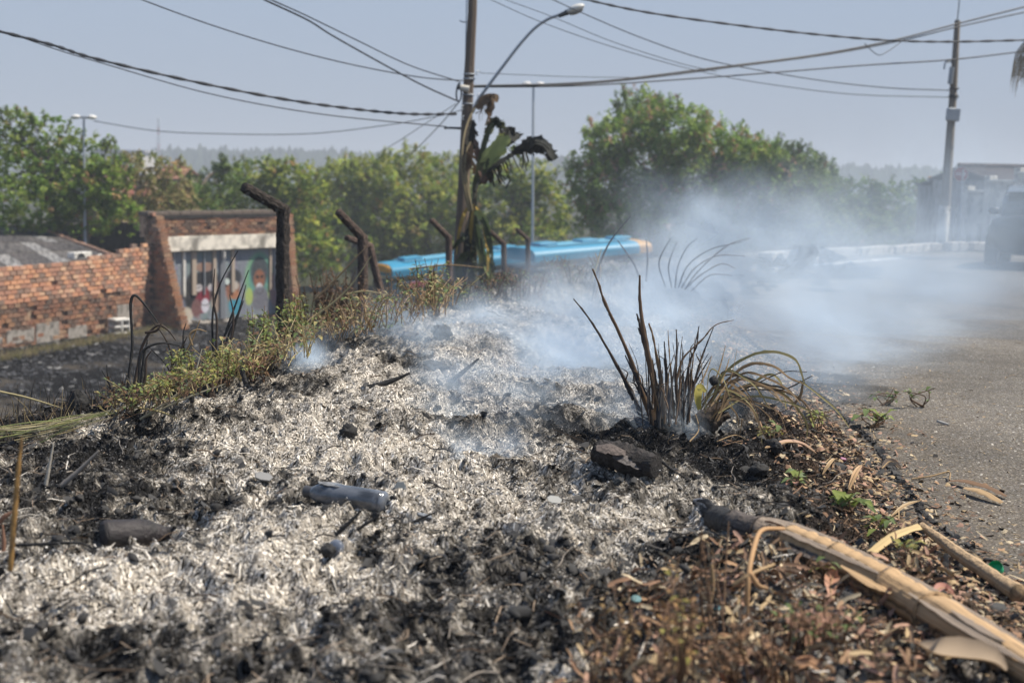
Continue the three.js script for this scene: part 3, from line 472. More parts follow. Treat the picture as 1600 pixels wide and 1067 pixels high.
  for (const [s, w, c] of [[0.98, 0.05, 1], [1.38, 0.09, 0], [1.78, 0.17, 2], [2.2, 0.04, 1], [2.62, 0.13, 2], [2.95, 0.2, 3], [3.4, 0.13, 2], [5.05, 0.09, 2], [5.28, 0.05, 1]]) put('mullion', boxUV(w, yL0 - (c === 3 ? 0.0 : 0.9) - (c === 2 ? 0.05 : 0), 0.06, 0.008), [MT.white, MT.galv, std([0.42, 0.34, 0.27], 0.9), std([0.17, 0.18, 0.20], 0.7)][c], s, (yL0 + (c === 3 ? 0 : 0.9)) / 2, -0.115);
  put('drain_pipe', new THREE.CylinderGeometry(0.055, 0.055, 0.3, 12), MT.white, 2.95, yL0 - 0.12, -0.04);
  const vent = put('vent', new THREE.CylinderGeometry(0.1, 0.1, 0.04, 16).rotateX(Math.PI / 2), std([0.55, 0.62, 0.58], 0.8), 3.15, yL0 - 1.05, -0.12);
  // two buttresses that spread towards their foot
  const fin = (s, top0, foot, budget) => {
    const outer = (y) => lerp(foot, top0, Math.pow(clamp(y / yTop, 0, 1), 0.85)), rows = 26, core = new MB();
    for (let i = 0; i < rows; i++) { const y = (i + 0.5) / rows * yTop, q = outer(y) - 0.05; core.add(boxUV(0.3, yTop / rows - 0.002, q + 0.3), basis(at(s, y, q / 2 - 0.15), u, UP, n)); }
    mesh('buttress_core', core.geo(), mortar, b);
    const side = u.clone().negate(), g = at(s - 0.15, 0, -0.3);
    layBricks(b, g, n, side, foot + 0.3, yTop, 0.24, 0.115, (q, y) => q < outer(y) + 0.28 + 0.04 * n2(y * 9, 2), r, budget, 0.05);
    for (let i = 0; i < 28; i++) { const y = (i + 0.5) / 28 * yTop, k = mesh('brick', pick(brickGeos, r), brickMats[pick([0, 1, 3, 5, 7], r)], b); k.applyMatrix4(basis(at(s, y, outer(y) + rr(-0.02, 0.03, r)), u, UP, n)); k.scale.set(0.28, yTop / 28 - 0.022, 0.12); }
  };
  fin(0.16, 0.18, 1.45, 110); fin(L - 0.02, 0.1, 0.55, 16);
  const rub = new MB(); for (let i = 0; i < 26; i++) rub.add(lump(rr(0.06, 0.16, r), 1, 0.35, 1.4, i), M4(at(rr(0.5, L, r), 0.04, rr(0.2, 0.8, r)), [r() * 3, r() * 3, 0])); const rb = mesh('rubble', rub.geo(), MT.concrete, b); rb.userData.kind = 'stuff';
}
// ------------------------------------------------------------------ houses seen through the trees
function house(name, label, px0, px1, pyEave, pyRidge, d, wallC, roofC) {
  const w = (px1 - px0) * mpp(d), c = P((px0 + px1) / 2, pyEave, d), ye = c.y, g0 = height(c.x, c.z - 3), t = thing(name, label, 'house', V(c.x, g0, c.z)); const hh = ye - g0, rise = P(px0, pyRidge, d).y - ye;
  const wl = mesh('wall', boxUV(w * 0.94, hh, 6), std(wallC, 0.9, { map: rep(TX.mott, 0.5) }), t); wl.position.set(0, hh / 2, -3.2);
  const rf = std(roofC, 0.9, { map: rep(TX.mott, 0.5) }), slope = Math.hypot(rise, 3.4), rows = 7;
  const roof = new MB(); for (let i = 0; i < rows; i++) for (const s of [1, -1]) roof.add(boxUV(w, 0.05, slope / rows + 0.06), M4(V(0, hh + rise * (i + 0.5) / rows, -3.2 + s * (3.4 - 3.4 * (i + 0.5) / rows)), [s * Math.atan2(rise, 3.4) - s * 0.06, 0, 0])); mesh('roof', roof.geo(), rf, t);
  const rid = mesh('ridge', new THREE.CylinderGeometry(0.1, 0.1, w, 8).rotateZ(Math.PI / 2), rf, t); rid.position.set(0, hh + rise + 0.05, -3.2);
  for (const q of [-0.25, 0.25]) { const f = mesh('window', boxUV(1.1, 1.0, 0.06), MT.white, t); f.position.set(q * w, hh - 1.2, -0.19); const p = mesh('pane', boxUV(0.9, 0.8, 0.03), std([0.03, 0.035, 0.04], 0.15), f); p.position.z = 0.03; }
  return t;
}
house('house', 'house with a faded red tile roof behind the half bare tree', 158, 238, 312, 288, 74, [0.34, 0.25, 0.2], [0.34, 0.125, 0.085]);
house('house', 'small red roofed house behind the tall lamp mast on the left', 92, 178, 276, 260, 92, [0.4, 0.3, 0.24], [0.34, 0.15, 0.10]);
house('house', 'house with an orange tile roof between the trees on the left', 236, 282, 279, 262, 96, [0.42, 0.34, 0.28], [0.40, 0.19, 0.12]);
house('house', 'pale pink house half hidden below the large broad tree', 1020, 1062, 378, 352, 84, [0.46, 0.34, 0.30], [0.36, 0.22, 0.17]);
{ const d = 330, c = P(195, 250, d), t = thing('warehouse', 'pale flat roofed warehouse far away on the left horizon', 'building', V(c.x, -8, c.z)); const h = P(195, 238, d).y + 8; const b = mesh('wall', boxUV(11, h, 10), std([0.5, 0.47, 0.44], 0.9), t); b.position.y = h / 2; const r = mesh('roof', boxUV(12, 0.5, 11), std([0.36, 0.36, 0.38], 0.8), t); r.position.y = h + 0.26; for (let i = 0; i < 4; i++) { const w = mesh('window', boxUV(1.6, 1.1, 0.1), MT.darkSteel, t); w.position.set(-4 + i * 2.6, h - 1.6, 5.03); } }
{ // lattice tower far away
  const d = 520, a = P(247, 238, d), top = P(246, 184, d), t = thing('radio_tower', 'thin red and white radio tower on the left horizon', 'tower', V(a.x, a.y - 6, a.z)), hh = top.y - a.y + 6, red = std([0.40, 0.13, 0.10], 0.7), wt = std([0.6, 0.6, 0.6], 0.7);
  for (let s = 0; s < 6; s++) { const b = new MB(), y0 = hh * s / 6, y1 = hh * (s + 1) / 6, w = (y) => lerp(0.55, 0.16, y / hh); for (const [p, q] of [[1, 1], [1, -1], [-1, 1], [-1, -1]]) b.add(tube([V(p * w(y0), y0, q * w(y0)), V(p * w(y1), y1, q * w(y1))], 0.06, 4)); for (const q of [1, -1]) b.add(tube([V(w(y0), y0, q * w(y0)), V(-w(y1), y1, q * w(y1))], 0.05, 4)); mesh('tower_section', b.geo(), s % 2 ? wt : red, t); }
}
{ // white stepped wall and roofs on the right
  const A = P(1509, 387, 38.5), B = P(1640, 392, 36), u = flat(A, B), n = V(-u.z, 0, u.x), o = V(A.x, roadLevel(38), A.z), w = thing('garden_wall', 'pale stepped wall rising to the right behind the parked car', 'wall', o);
  const L = Math.hypot(B.x - A.x, B.z - A.z), tops = [[0, 0.27, 300], [0.27, 0.62, 284], [0.62, 1, 272]]; for (const [a, b, py] of tops) { const h = P(1510 + 130 * a, py, 38).y - o.y, L2 = L * (b - a); const m = mesh('wall', boxUV(L2 - 0.01, h, 0.2), MT.white, w); m.applyMatrix4(basis(V(0, h / 2, 0).addScaledVector(u, L * (a + b) / 2), u, V(0, 1, 0), n)); const c = mesh('coping', boxUV(L2, 0.06, 0.28, 0.01), MT.white, w); c.applyMatrix4(basis(V(0, h + 0.031, 0).addScaledVector(u, L * (a + b) / 2), u, V(0, 1, 0), n)); const pl = mesh('pillar', boxUV(0.2, h + 0.16, 0.26, 0.01), MT.white, w); pl.applyMatrix4(basis(V(0, (h + 0.16) / 2, 0).addScaledVector(u, L * a), u, V(0, 1, 0), n)); }
}
house('house', 'house with a dark red roof above the pale stepped wall', 1546, 1680, 284, 261, 44, [0.30, 0.29, 0.29], [0.10, 0.075, 0.075]);
house('house', 'small grey roofed outbuilding behind the pale stepped wall', 1516, 1548, 293, 278, 47, [0.2, 0.2, 0.21], [0.12, 0.12, 0.13]);

// ================================================================== POLES, LAMPS, WIRES
const poleWood = std([0.15, 0.115, 0.09], 0.9, { map: rep(TX.fibre, 3, 0.5), bumpMap: rep(TX.fibre, 3, 0.5), bumpScale: 0.012 });
{
  const d = 24, top = P(741, -170, d), bot = P(717, 468, d); const c = V(bot.x, Math.min(bot.y, height(bot.x, bot.z)) - 0.1, bot.z), Q = (px, py, dd = 0) => P(px, py, d + dd).sub(c), k = mpp(d);
  const t = thing('utility_pole', 'dark weathered utility pole with street lamp arm beside the burnt banana plant', 'pole', c);
  mesh('shaft', tube([Q(716.5, 475), Q(718, 430), Q(724, 300), Q(731, 150), Q(738, 20), Q(741, -170)], [12.2 * k, 11.5 * k, 9.5 * k, 8.2 * k, 7.2 * k, 6.2 * k], 16, 0.03, 3), poleWood, t);
  for (const y of [116, 123, 148, 162]) { const m = mesh('steel_band', new THREE.TorusGeometry(8.6 * k, 1.2 * k, 6, 20).rotateX(Math.PI / 2), MT.galv, t); m.position.copy(Q(731.5 + (150 - y) * 0.055, y)); }
  const ins = mesh('insulator', new THREE.CylinderGeometry(5 * k, 5.5 * k, 14 * k, 14).rotateZ(Math.PI / 2 - 0.15), std([0.62, 0.58, 0.5], 0.4), t); ins.position.copy(Q(726, 138, -0.12)); const cap = mesh('insulator_cap', new THREE.CylinderGeometry(4 * k, 4 * k, 5 * k, 12).rotateZ(Math.PI / 2), MT.darkSteel, t); cap.position.copy(Q(717, 136, -0.12));
  mesh('cable_loop', tube(spline([[719, 128], [715, 134], [713, 148], [715, 158], [719, 156], [721, 140]].map(([a, b]) => Q(a, b, -0.15)), 30), 1.3 * k, 6), MT.wire, t);
  const br = mesh('bracket', tube([Q(727, 201), Q(712, 200), Q(695, 199.5)], [2.2 * k, 1.8 * k, 1.6 * k], 6), MT.darkSteel, t); const kn = mesh('bracket_knob', new THREE.SphereGeometry(2.6 * k, 10, 8), MT.darkSteel, t); kn.position.copy(Q(696, 199.5));
  for (const [x, y] of [[723, 166], [724, 182], [746, 112], [748, 148]]) { const m = mesh('hook', tube(spline([Q(x + 5, y), Q(x, y - 1, -0.1), Q(x - 2, y + 3, -0.1), Q(x + 1, y + 5, -0.1)], 8), 0.9 * k, 5), MT.galv, t); }
  mesh('conduit', tube([Q(727, 190), Q(730, 90), Q(733, -60)].map((p) => p.add(V(-0.03, 0, 0.02))), 0.9 * k, 5), MT.galv, t);
  mesh('step_hook', tube([Q(734, 35), Q(722, 34), Q(718, 32)], 1 * k, 5), MT.galv, t);
  const arm = mesh('lamp_arm', tube(spline([[738, 176], [746, 158], [760, 138], [790, 98], [815, 66], [838, 42], [858, 29], [878, 22], [892, 17]].map(([a, b], i) => Q(a, b, -i * 0.12)), 40), [2.6 * k, 2.4 * k, 2.2 * k, 2.6 * k], 10), MT.galv, t);
  const a = Q(884, 21, -1), b = Q(911, 10, -1.1), u = b.clone().sub(a).normalize(), hd = new THREE.SphereGeometry(1, 20, 14), L = a.distanceTo(b);
  const head = mesh('lamp_head', hd, std([0.62, 0.61, 0.57], 0.4), arm); head.applyMatrix4(basis(a.clone().lerp(b, 0.58).add(V(0, 0.015, 0)), u.clone().multiplyScalar(L * 0.5), V(-u.y, u.x, 0).multiplyScalar(6.2 * k), V(0, 0, 0.11)));
  const und = mesh('lamp_glass', new THREE.SphereGeometry(1, 16, 10), std([0.25, 0.25, 0.23], 0.2), arm); und.applyMatrix4(basis(a.clone().lerp(b, 0.55).add(V(0.02, -0.035, 0)), u.clone().multiplyScalar(L * 0.4), V(-u.y, u.x, 0).multiplyScalar(3.5 * k), V(0, 0, 0.09)));
  const nk = mesh('lamp_neck', tube([Q(873, 25, -0.95), Q(888, 18.5, -1)], [3 * k, 4.4 * k], 10), MT.darkSteel, arm);
}
function mast(label, px, pyTop, pyBot, d, hw) {
  const k = mpp(d), c = P(px + 1, pyBot, d), g = height(c.x, c.z), t = thing('lamp_mast', label, 'lamp mast', V(c.x, g, c.z), 0, undefined), top = P(px - 0.5, pyTop, d).sub(t.position);
  mesh('shaft', tube([V(0, 0, 0), top.clone().multiplyScalar(0.5), top], [2.6 * k, 2.2 * k, 1.7 * k], 10), MT.galv, t);
  mesh('cross_frame', tube([top.clone().add(V(-hw * k, -1 * k, 0)), top.clone(), top.clone().add(V(hw * k, -1 * k, 0))], 1.3 * k, 6), MT.darkSteel, t);
  for (const s of [-1, 1]) { const h = mesh('floodlight', lump(1, 2, 0.02, 1, 2, [7.5 * k, 3.6 * k, 7 * k]), std([0.72, 0.70, 0.66], 0.5), t); h.position.copy(top).add(V(s * (hw - 5) * k, 0.8 * k, 0)); h.rotation.z = -s * 0.08; const l = mesh('floodlight_glass', new THREE.CylinderGeometry(3.6 * k, 3 * k, 1.2 * k, 12), MT.darkSteel, t); l.position.copy(h.position).add(V(0, -2.6 * k, 0)); }
}
mast('tall grey lamp mast with twin heads in front of the left trees', 130.5, 183.5, 364, 51, 18);
mast('tall lamp mast with twin heads behind the banana leaves', 834, 132, 330, 66, 16);
{ // the far pole on the right
  const d = 36, k = mpp(d), bot = P(1472, 392, d), c = V(bot.x, height(bot.x, bot.z), bot.z), Q = (px, py, dd = 0) => P(px, py, d + dd).sub(c), t = thing('utility_pole', 'hazy utility pole with a grey box on the right, its foot painted white', 'pole', c);
  mesh('shaft', tube([Q(1477, 330), Q(1482, 260), Q(1490, 150), Q(1497, 32)], [9 * k, 7.2 * k, 6 * k, 4.6 * k], 12, 0.02, 5), std([0.22, 0.20, 0.18], 0.9, { map: rep(TX.fibre, 3, 0.5) }), t);
  mesh('painted_foot', tube([Q(1471.5, 396), Q(1474, 360), Q(1477.2, 322)], [8.8 * k, 9.2 * k, 9.2 * k], 12), MT.white, t);
  const bx = mesh('meter_box', boxUV(20 * k, 20 * k, 12 * k, 2 * k), MT.galv, t); bx.position.copy(Q(1490, 179, -0.15)); bx.rotation.z = -0.06;
  const tr = mesh('transformer', new THREE.CylinderGeometry(4 * k, 4 * k, 26 * k, 12), MT.steel, t); tr.position.copy(Q(1487, 118, -0.12)); tr.rotation.z = -0.06;
  mesh('lamp_bracket', tube(spline([Q(1488, 98), Q(1484, 93), Q(1478, 98), Q(1476, 108)], 12), 1.4 * k, 6), MT.galv, t); const lh = mesh('lamp_head', lump(3.2 * k, 1, 0.1, 1, 1), MT.white, t); lh.position.copy(Q(1482.5, 95, -0.05));
  for (const y of [138, 149, 152]) { const m = mesh('clamp', new THREE.TorusGeometry(6.4 * k, 1.4 * k, 6, 16).rotateX(Math.PI / 2), MT.darkSteel, t); m.position.copy(Q(1491.5 - (y - 140) * 0.07, y)); }
  mesh('rod', tube([Q(1496.5, 34), Q(1499, 10), Q(1502, -30)], 0.9 * k, 5), MT.darkSteel, t);
}
{ // red octagonal sign
  const d = 37.5, k = mpp(d), p = P(1500, 389, d), c = V(p.x, height(p.x, p.z), p.z), t = thing('road_sign', 'red octagonal road sign on a thin white post left of the pale wall', 'road sign', c);
  const top = P(1501.5, 272, d).sub(c), fo = P(1496, 389, d).sub(c); mesh('post', tube([V(fo.x, 0, 0), V(top.x, top.y + 8 * k, 0)], 1.3 * k, 8), MT.galv, t);
  const s = document.createElement('canvas'); s.width = s.height = 256; const x = s.getContext('2d'); x.fillStyle = '#8f2028'; x.fillRect(0, 0, 256, 256); x.fillStyle = '#e6dede'; x.font = 'bold 74px sans-serif'; x.textAlign = 'center'; x.fillText('PARE', 128, 154); const tx = new THREE.CanvasTexture(s); tx.colorSpace = THREE.SRGBColorSpace;
  const pl = mesh('plate', new THREE.CylinderGeometry(12.6 * k, 12.6 * k, 0.02, 8).rotateY(Math.PI / 8).rotateX(Math.PI / 2), std([0.55, 0.55, 0.55], 0.5), t); pl.position.copy(top).add(V(0, 0, 0.04));
  const fg = new THREE.CircleGeometry(11.6 * k, 8, Math.PI / 8); const f = mesh('plate_face', fg, std([1, 1, 1], 0.6, { map: tx }), t); f.position.copy(top).add(V(0, 0, 0.053));
}
// ------------------------------------------------------------------ wires: where the photograph shows them and how far away
function wire(label, pts, d0, d1, px0, px1 = px0, extra) {
  const n = pts.length, w = [], c = spline(pts.map(([x, y], i) => P(x, y, lerp(d0, d1, i / (n - 1)))), 90), m = c.map((p) => p.clone()), o = m[Math.floor(m.length / 2)].clone(); m.forEach((p) => p.sub(o));
  const t = mesh('overhead_wire', tube(m, [px0 / 2 * mpp(d0), px1 / 2 * mpp(d1)], 6), MT.wire, scene); t.position.copy(o); tag(t, label, 'wire');
  if (extra) { const b = new MB(); for (const s of [0, Math.PI]) b.add(tube(m.map((p, i) => p.clone().add(V(0, Math.sin(i * 0.9 + s), Math.cos(i * 0.9 + s)).multiplyScalar(px0 * 0.45 * mpp(lerp(d0, d1, i / 90))))), [px0 / 3.2 * mpp(d0), px1 / 3.2 * mpp(d1)], 5)); mesh('twisted_strand', b.geo(), MT.wire, t); }
}
wire('thick black twisted cable entering low at the left edge and reaching the dark pole', [[-25, 43], [80, 70], [150, 92], [300, 127], [450, 156], [560, 171], [640, 178], [713, 178]], 13, 23.9, 4.2, 2.6, true);
wire('thin wire just beneath the thick black cable on the left', [[15, 52], [90, 78], [160, 99], [330, 147], [500, 178], [697, 198]], 14, 23.9, 1.8);
wire('thin wire entering from the top left quarter down to the dark pole', [[190, -14], [220, -1], [330, 39], [450, 76], [560, 103], [660, 121], [726, 126]], 13, 23.9, 2.2, 1.8);
wire('thick black wire dropping steeply from the top edge to the loop on the dark pole', [[395, -12], [412, -1], [480, 31], [520, 56], [600, 101], [660, 133], [713, 157]], 14, 23.8, 3.6, 2.6);
wire('thinner wire running just above the steep black wire left of the dark pole', [[420, -2], [480, 25], [560, 64], [640, 102], [716, 127]], 14, 23.8, 2.4, 1.8);
wire('faint slack wire from the left lamp mast across the sky to the dark pole', [[146, 189], [240, 204], [340, 209], [480, 209], [600, 196], [680, 182], [722, 172]], 51, 24, 1.3);
wire('stay wire running down left from the dark pole into the trees', [[718, 158], [690, 192], [655, 228], [630, 250]], 24, 60, 1.8, 1.2);
wire('fainter outer stay wire running down left from the dark pole', [[712, 162], [660, 196], [620, 222], [590, 240]], 24, 64, 1.2);
wire('twisted cable from the top edge sagging to the right edge', [[880, -10], [915, -1], [1010, 19], [1150, 39], [1280, 54], [1400, 63.5], [1500, 65], [1620, 62]], 15, 28, 3, 2.6, true);
wire('main wire from the dark pole rising over the far pole to the right edge', [[738, 134], [860, 131.5], [960, 125], [1100, 108], [1280, 85], [1400, 62], [1497, 37], [1620, 6]], 24, 35.8, 3.2, 2.6);
wire('second wire close below the main wire, passing the top of the far pole', [[738, 135], [880, 133], [1000, 123], [1150, 104], [1300, 84], [1410, 63], [1497, 42], [1620, 15]], 24.2, 36, 2.2, 2.2);
wire('lowest wire between the dark pole and the far pole, above the large tree', [[738, 136], [900, 134], [1050, 125], [1200, 114], [1350, 102], [1488, 93], [1610, 79]], 24.4, 36.2, 2.2);
wire('thin wire slanting down from the street lamp head towards the far pole', [[850, -6], [870, 2], [905, 18], [1000, 58], [1100, 92], [1200, 112], [1300, 128], [1400, 138], [1484, 141]], 16, 36, 1.9, 1.5);
wire('faintest wire slanting from the top edge left of the street lamp', [[755, -6], [850, 36], [960, 74], [1080, 108], [1180, 128], [1330, 147], [1486, 152]], 17, 36, 1.2);
wire('faint wire just above the previous slant, starting right of the dark pole top', [[775, -6], [860, 25], [960, 66], [1060, 98], [1120, 112]], 17, 29, 1.1);
wire('short slack loop of wire hanging where two cables cross', [[1352, 68], [1364, 80], [1375, 86], [1388, 80], [1408, 66]], 26, 27, 1.4);
wire('faint wire running level from the dark pole at the lamp arm', [[750, 114], [820, 117], [900, 120], [985, 121]], 24, 30, 1);

// ------------------------------------------------------------------ bent concrete fence posts along the embankment
const postMats = [std([0.062, 0.048, 0.04], 0.97, { map: rep(TX.mott, 4), ...bumpy(0.02, 5) }), std([0.115, 0.078, 0.062], 0.96, { map: rep(TX.mott, 4), ...bumpy(0.012, 5) }), std([0.15, 0.10, 0.08], 0.96, { map: rep(TX.mott, 4), ...bumpy(0.012, 5) })];
function post(label, pts, w, d, mat, worn, seed) {
  const k = mpp(d), b = P(...pts[2], d), g = Math.min(height(b.x, b.z), b.y), c = V(b.x, g - 0.05, b.z), q = pts.map(([x, y], i) => P(x, y, d + (i === 0 ? -0.35 : 0)).sub(c)); q[2].y = 0;
  const t = thing('fence_post', label, 'fence post', c, 0, undefined), r = rng(seed);
  const beam = (a, e, w0, w1) => {
    const n = worn ? 44 : 16, pos = [], idx = [], uv = [], T = e.clone().sub(a), L = T.length(); T.normalize(); const S = V(0.93, 0, 0.37).addScaledVector(T, -V(0.93, 0, 0.37).dot(T)).normalize(), U = V(0, 0, 0).crossVectors(S, T), m = 16;
    for (let i = 0; i <= n; i++) for (let j = 0; j < m; j++) { const an = (j + 0.5) / m * 6.2832, cx = Math.cos(an), cy = Math.sin(an), sq = Math.pow(Math.pow(Math.abs(cx), 7) + Math.pow(Math.abs(cy), 7), -1 / 7), hw = lerp(w0, w1, i / n) * 0.4 * k * sq * (1 + (worn ? 0.16 : 0.035) * n3(cx * 1.6 + seed, i * L / n * 16, cy * 1.6) + (worn ? 0.12 : 0.03) * n3(cx * 5, i * L / n * 40 + seed, cy * 5)); const p = a.clone().addScaledVector(T, L * i / n).addScaledVector(S, cx * hw).addScaledVector(U, cy * hw); pos.push(p.x, p.y, p.z); uv.push(j / m * 0.5, L * i / n); if (i) { const A = (i - 1) * m + j, B = (i - 1) * m + (j + 1) % m; idx.push(A, A + m, B, B, A + m, B + m); } }
    for (const [row, fl] of [[0, 0], [n, 1]]) { const o = pos.length / 3, p = row ? e : a; pos.push(p.x, p.y, p.z); uv.push(0, 0); for (let j = 0; j < m; j++) { const A = row * m + j, B = row * m + (j + 1) % m; fl ? idx.push(o, B, A) : idx.push(o, A, B); } }
    const gg = new THREE.BufferGeometry(); gg.setAttribute('position', new THREE.Float32BufferAttribute(pos, 3)); gg.setAttribute('uv', new THREE.Float32BufferAttribute(uv, 2)); gg.setIndex(idx); gg.computeVertexNormals(); return gg;
  };
  const up = q[1].clone().sub(q[2]).normalize(); mesh('upright', beam(q[2], q[1].clone().addScaledVector(up, w * k * 0.18), w * 1.06, w), mat, t);
  const al = q[1].clone().sub(q[0]).normalize(); mesh('arm', beam(q[0], q[1].clone().addScaledVector(al, w * k * 0.12), w * 0.78, w * 0.92), mat, t);
  for (const f of [0.12, 0.5, 0.86]) { const p = q[0].clone().lerp(q[1], f), m = mesh('wire_hole', new THREE.TorusGeometry(0.011, 0.004, 5, 8), MT.darkSteel, t); m.position.copy(p).add(V(0, -w * k * 0.3, w * k * 0.47)); }
}
post('thick burnt black fence post with bent arm in front of the brick building', [[380, 292], [442, 327], [441, 545]], 22, 13, postMats[0], true, 3);
post('upright reddish fence post with bent arm, second from the thick burnt one', [[528, 331], [566, 371], [568, 560]], 17, 15.5, postMats[1], false, 5);
post('leaning fence post tipping right behind the upright reddish post', [[541, 371], [577, 384], [612, 520]], 13, 17, postMats[2], false, 7);
post('fence post with arm reaching left just left of the dark utility pole', [[674, 344], [701, 371], [703, 480]], 11.5, 22, postMats[2], false, 9);
post('thin bent fence post just right of the banana plant before the blue bus', [[763, 359], [787, 381], [790, 480]], 9.5, 25, postMats[1], false, 11);
post('smallest bent fence post before the blue bus, farthest along the row', [[807, 358], [825, 374], [827, 450]], 8.5, 30, postMats[1], false, 13);

// ------------------------------------------------------------------ scorched banana plant against the dark pole
{
  const d = 23.2, b = P(735, 470, d), c = V(b.x, Math.min(b.y, height(b.x, b.z)), b.z), Q = (px, py, dd = 0) => P(px, py, d + dd).sub(c), k = mpp(d), r = rng(31);
  const t = thing('banana_plant', 'scorched banana plant with torn drooping leaves beside the dark utility pole', 'banana plant', c);
  const mDry = leafMat([0.16, 0.105, 0.06], 0.3), mDark = leafMat([0.035, 0.036, 0.030], 0.12), mOlive = leafMat([0.07, 0.08, 0.035], 0.3), mGreen = leafMat([0.36, 0.40, 0.14], 0.45), mYel = leafMat([0.40, 0.27, 0.06], 0.3), mRib = std([0.24, 0.19, 0.10], 0.8), mStem = std([0.10, 0.085, 0.05], 0.85, { map: rep(TX.fibre, 6, 1) });
  mesh('stem', tube(spline([[733, 475], [738, 430], [740, 380], [741, 330], [742, 280]].map(([x, y]) => Q(x, y)), 16), [9 * k, 8 * k, 6 * k, 4 * k, 2.6 * k], 10, 0.15, 2), mStem, t);
  // one leaf: midrib through the points, blade strips torn to the rib
  const leaf = (name, pts, wTop, wBot, mat, rib, o = {}) => {
    const { from = 0.35, to = 1, droop = 1, n = 26, lean = 0, dz = 0 } = o, path = spline(pts.map(([x, y], i) => Q(x, y, dz + 0.15 * Math.sin(i + dz * 7))), 60), L = mesh(name, tube(path, [2 * k, 1.5 * k, 0.7 * k], 6), rib, t), sh = new MB();
    for (let i = 0; i < n; i++) {
      const f = from + (to - from) * (i / n), ii = Math.floor(f * 59), p = path[ii], T = path[Math.min(ii + 1, 60)].clone().sub(p).normalize(), env = Math.pow(Math.sin(Math.PI * clamp((i + 1.2) / (n + 1.5), 0, 1)), 0.6);
      for (const [s, w] of [[1, wTop], [-1, wBot]]) {
        if (!w || r() < 0.12) continue; const len = Math.abs(w) * k * env * rr(0.85, 1.5, r), dir = V(rr(-0.25, 0.25, r) + lean, s * Math.sign(w) * 0.9, rr(-0.5, 0.5, r)), e1 = p.clone().addScaledVector(dir, len * 0.45), e2 = p.clone().addScaledVector(dir, len * 0.75).add(V(rr(-0.05, 0.05, r), -droop * len * 0.35, 0)), e3 = p.clone().addScaledVector(dir, len * 0.9).add(V(rr(-0.08, 0.08, r), -droop * len * 0.8, 0));
        sh.add(blade([p, e1, e2, e3], (q) => (to - from) * 60 / n * 0.055 * (1.35 - 0.9 * q) * rr(0.7, 1.2, r) + 0.012, T, 0.25, 0.25, r));
      }
    }
    mesh('leaf_blade', sh.geo(), mat, L); return L;
  };
  leaf('dry_leaf', [[733, 330], [722, 270], [723, 225], [731, 190], [745, 164], [762, 152], [774, 151]], 5, 22, mDry, mRib, { from: 0.72, to: 1, n: 16, droop: 0.7, dz: -0.4 });
  leaf('dry_leaf', [[736, 330], [729, 260], [731, 215], [738, 182]], 0, 13, mDark, mRib, { from: 0.5, to: 0.98, n: 18, lean: 0.5, dz: -0.3 });
  leaf('dry_leaf', [[738, 330], [727, 280], [728, 240], [735, 222]], 0, 14, mDry, mRib, { from: 0.55, to: 0.98, n: 16, lean: 0.35, dz: -0.45 });
  leaf('folded_leaf', [[740, 320], [745, 268], [755, 228], [764, 198], [772, 187], [780, 190], [786, 197]], 4, 9, mOlive, std([0.045, 0.045, 0.032], 0.8), { from: 0.3, to: 1, n: 26, droop: 0.2 });
  leaf('green_leaf', [[742, 310], [750, 272], [762, 246], [776, 226], [790, 212], [801, 206]], 12, 24, mGreen, mRib, { from: 0.45, to: 0.85, n: 20, droop: 0.25, lean: 0.35, dz: 0.2 });
  leaf('burnt_tatter', [[776, 226], [786, 215], [794, 208], [804, 210]], 5, 12, mDark, std([0.03, 0.03, 0.028], 0.9), { from: 0.2, to: 1, n: 10, droop: 0.5, dz: 0.2 });
  leaf('drooping_leaf', [[742, 300], [752, 274], [772, 260], [792, 246], [812, 231], [832, 222], [848, 224], [858, 233], [865, 249]], 3, 24, mDark, std([0.04, 0.04, 0.03], 0.8), { from: 0.18, to: 0.66, n: 26, droop: 0.55, lean: 0.45, dz: -0.2 });
  leaf('drooping_leaf', [[806, 234], [820, 225], [836, 220], [850, 225], [860, 236], [866, 250]], 4, 15, mDark, std([0.04, 0.04, 0.03], 0.8), { from: 0, to: 1, n: 22, droop: 0.1, dz: -0.25 });
  { const b2 = new MB(); b2.add(blade([Q(800, 228, -0.3), Q(806, 236, -0.32), Q(811, 246, -0.3)], (q) => 0.11 * (1 - q * 0.6), V(0, 0, 1), 0.1, 0.2, r)); mesh('green_scrap', b2.geo(), mGreen, t); }
  leaf('brown_leaf', [[742, 310], [748, 270], [757, 255], [764, 262]], 6, 16, leafMat([0.10, 0.06, 0.045], 0.2), mRib, { from: 0.3, to: 1, n: 18, droop: 0.6, lean: 0.4, dz: -0.1 });
  // broad torn blades
  const broadB = (pts, w, m, up) => mesh('leaf_blade', blade(spline(pts.map(([x, y, z = -0.3]) => Q(x, y, z)), 14), (f) => w * k * Math.pow(Math.sin(Math.PI * clamp(0.1 + 0.85 * f, 0, 1)), 0.6), up || V(0.2, 0.3, 1), 0.35, 0.28, r), m, t);
  broadB([[752, 262], [768, 240], [786, 222], [797, 216]], 22, mGreen, V(0.5, 0.6, 0.8)); broadB([[760, 262], [776, 246], [792, 236]], 15, leafMat([0.20, 0.24, 0.09], 0.4), V(0.3, 0.9, 0.6)); broadB([[744, 288], [754, 262], [762, 246]], 15, mOlive);
  broadB([[762, 268], [790, 250], [815, 236], [834, 226]], 13, mDark, V(0, 1, 0.5)); broadB([[822, 228], [838, 224], [852, 228], [862, 242], [866, 250]], 17, mDark, V(0, 1, 0.6)); broadB([[745, 170], [757, 156], [772, 152], [776, 160]], 15, mDry, V(0.4, 0.6, 0.8)); broadB([[740, 300], [747, 262], [760, 212], [770, 192]], 9, mOlive);
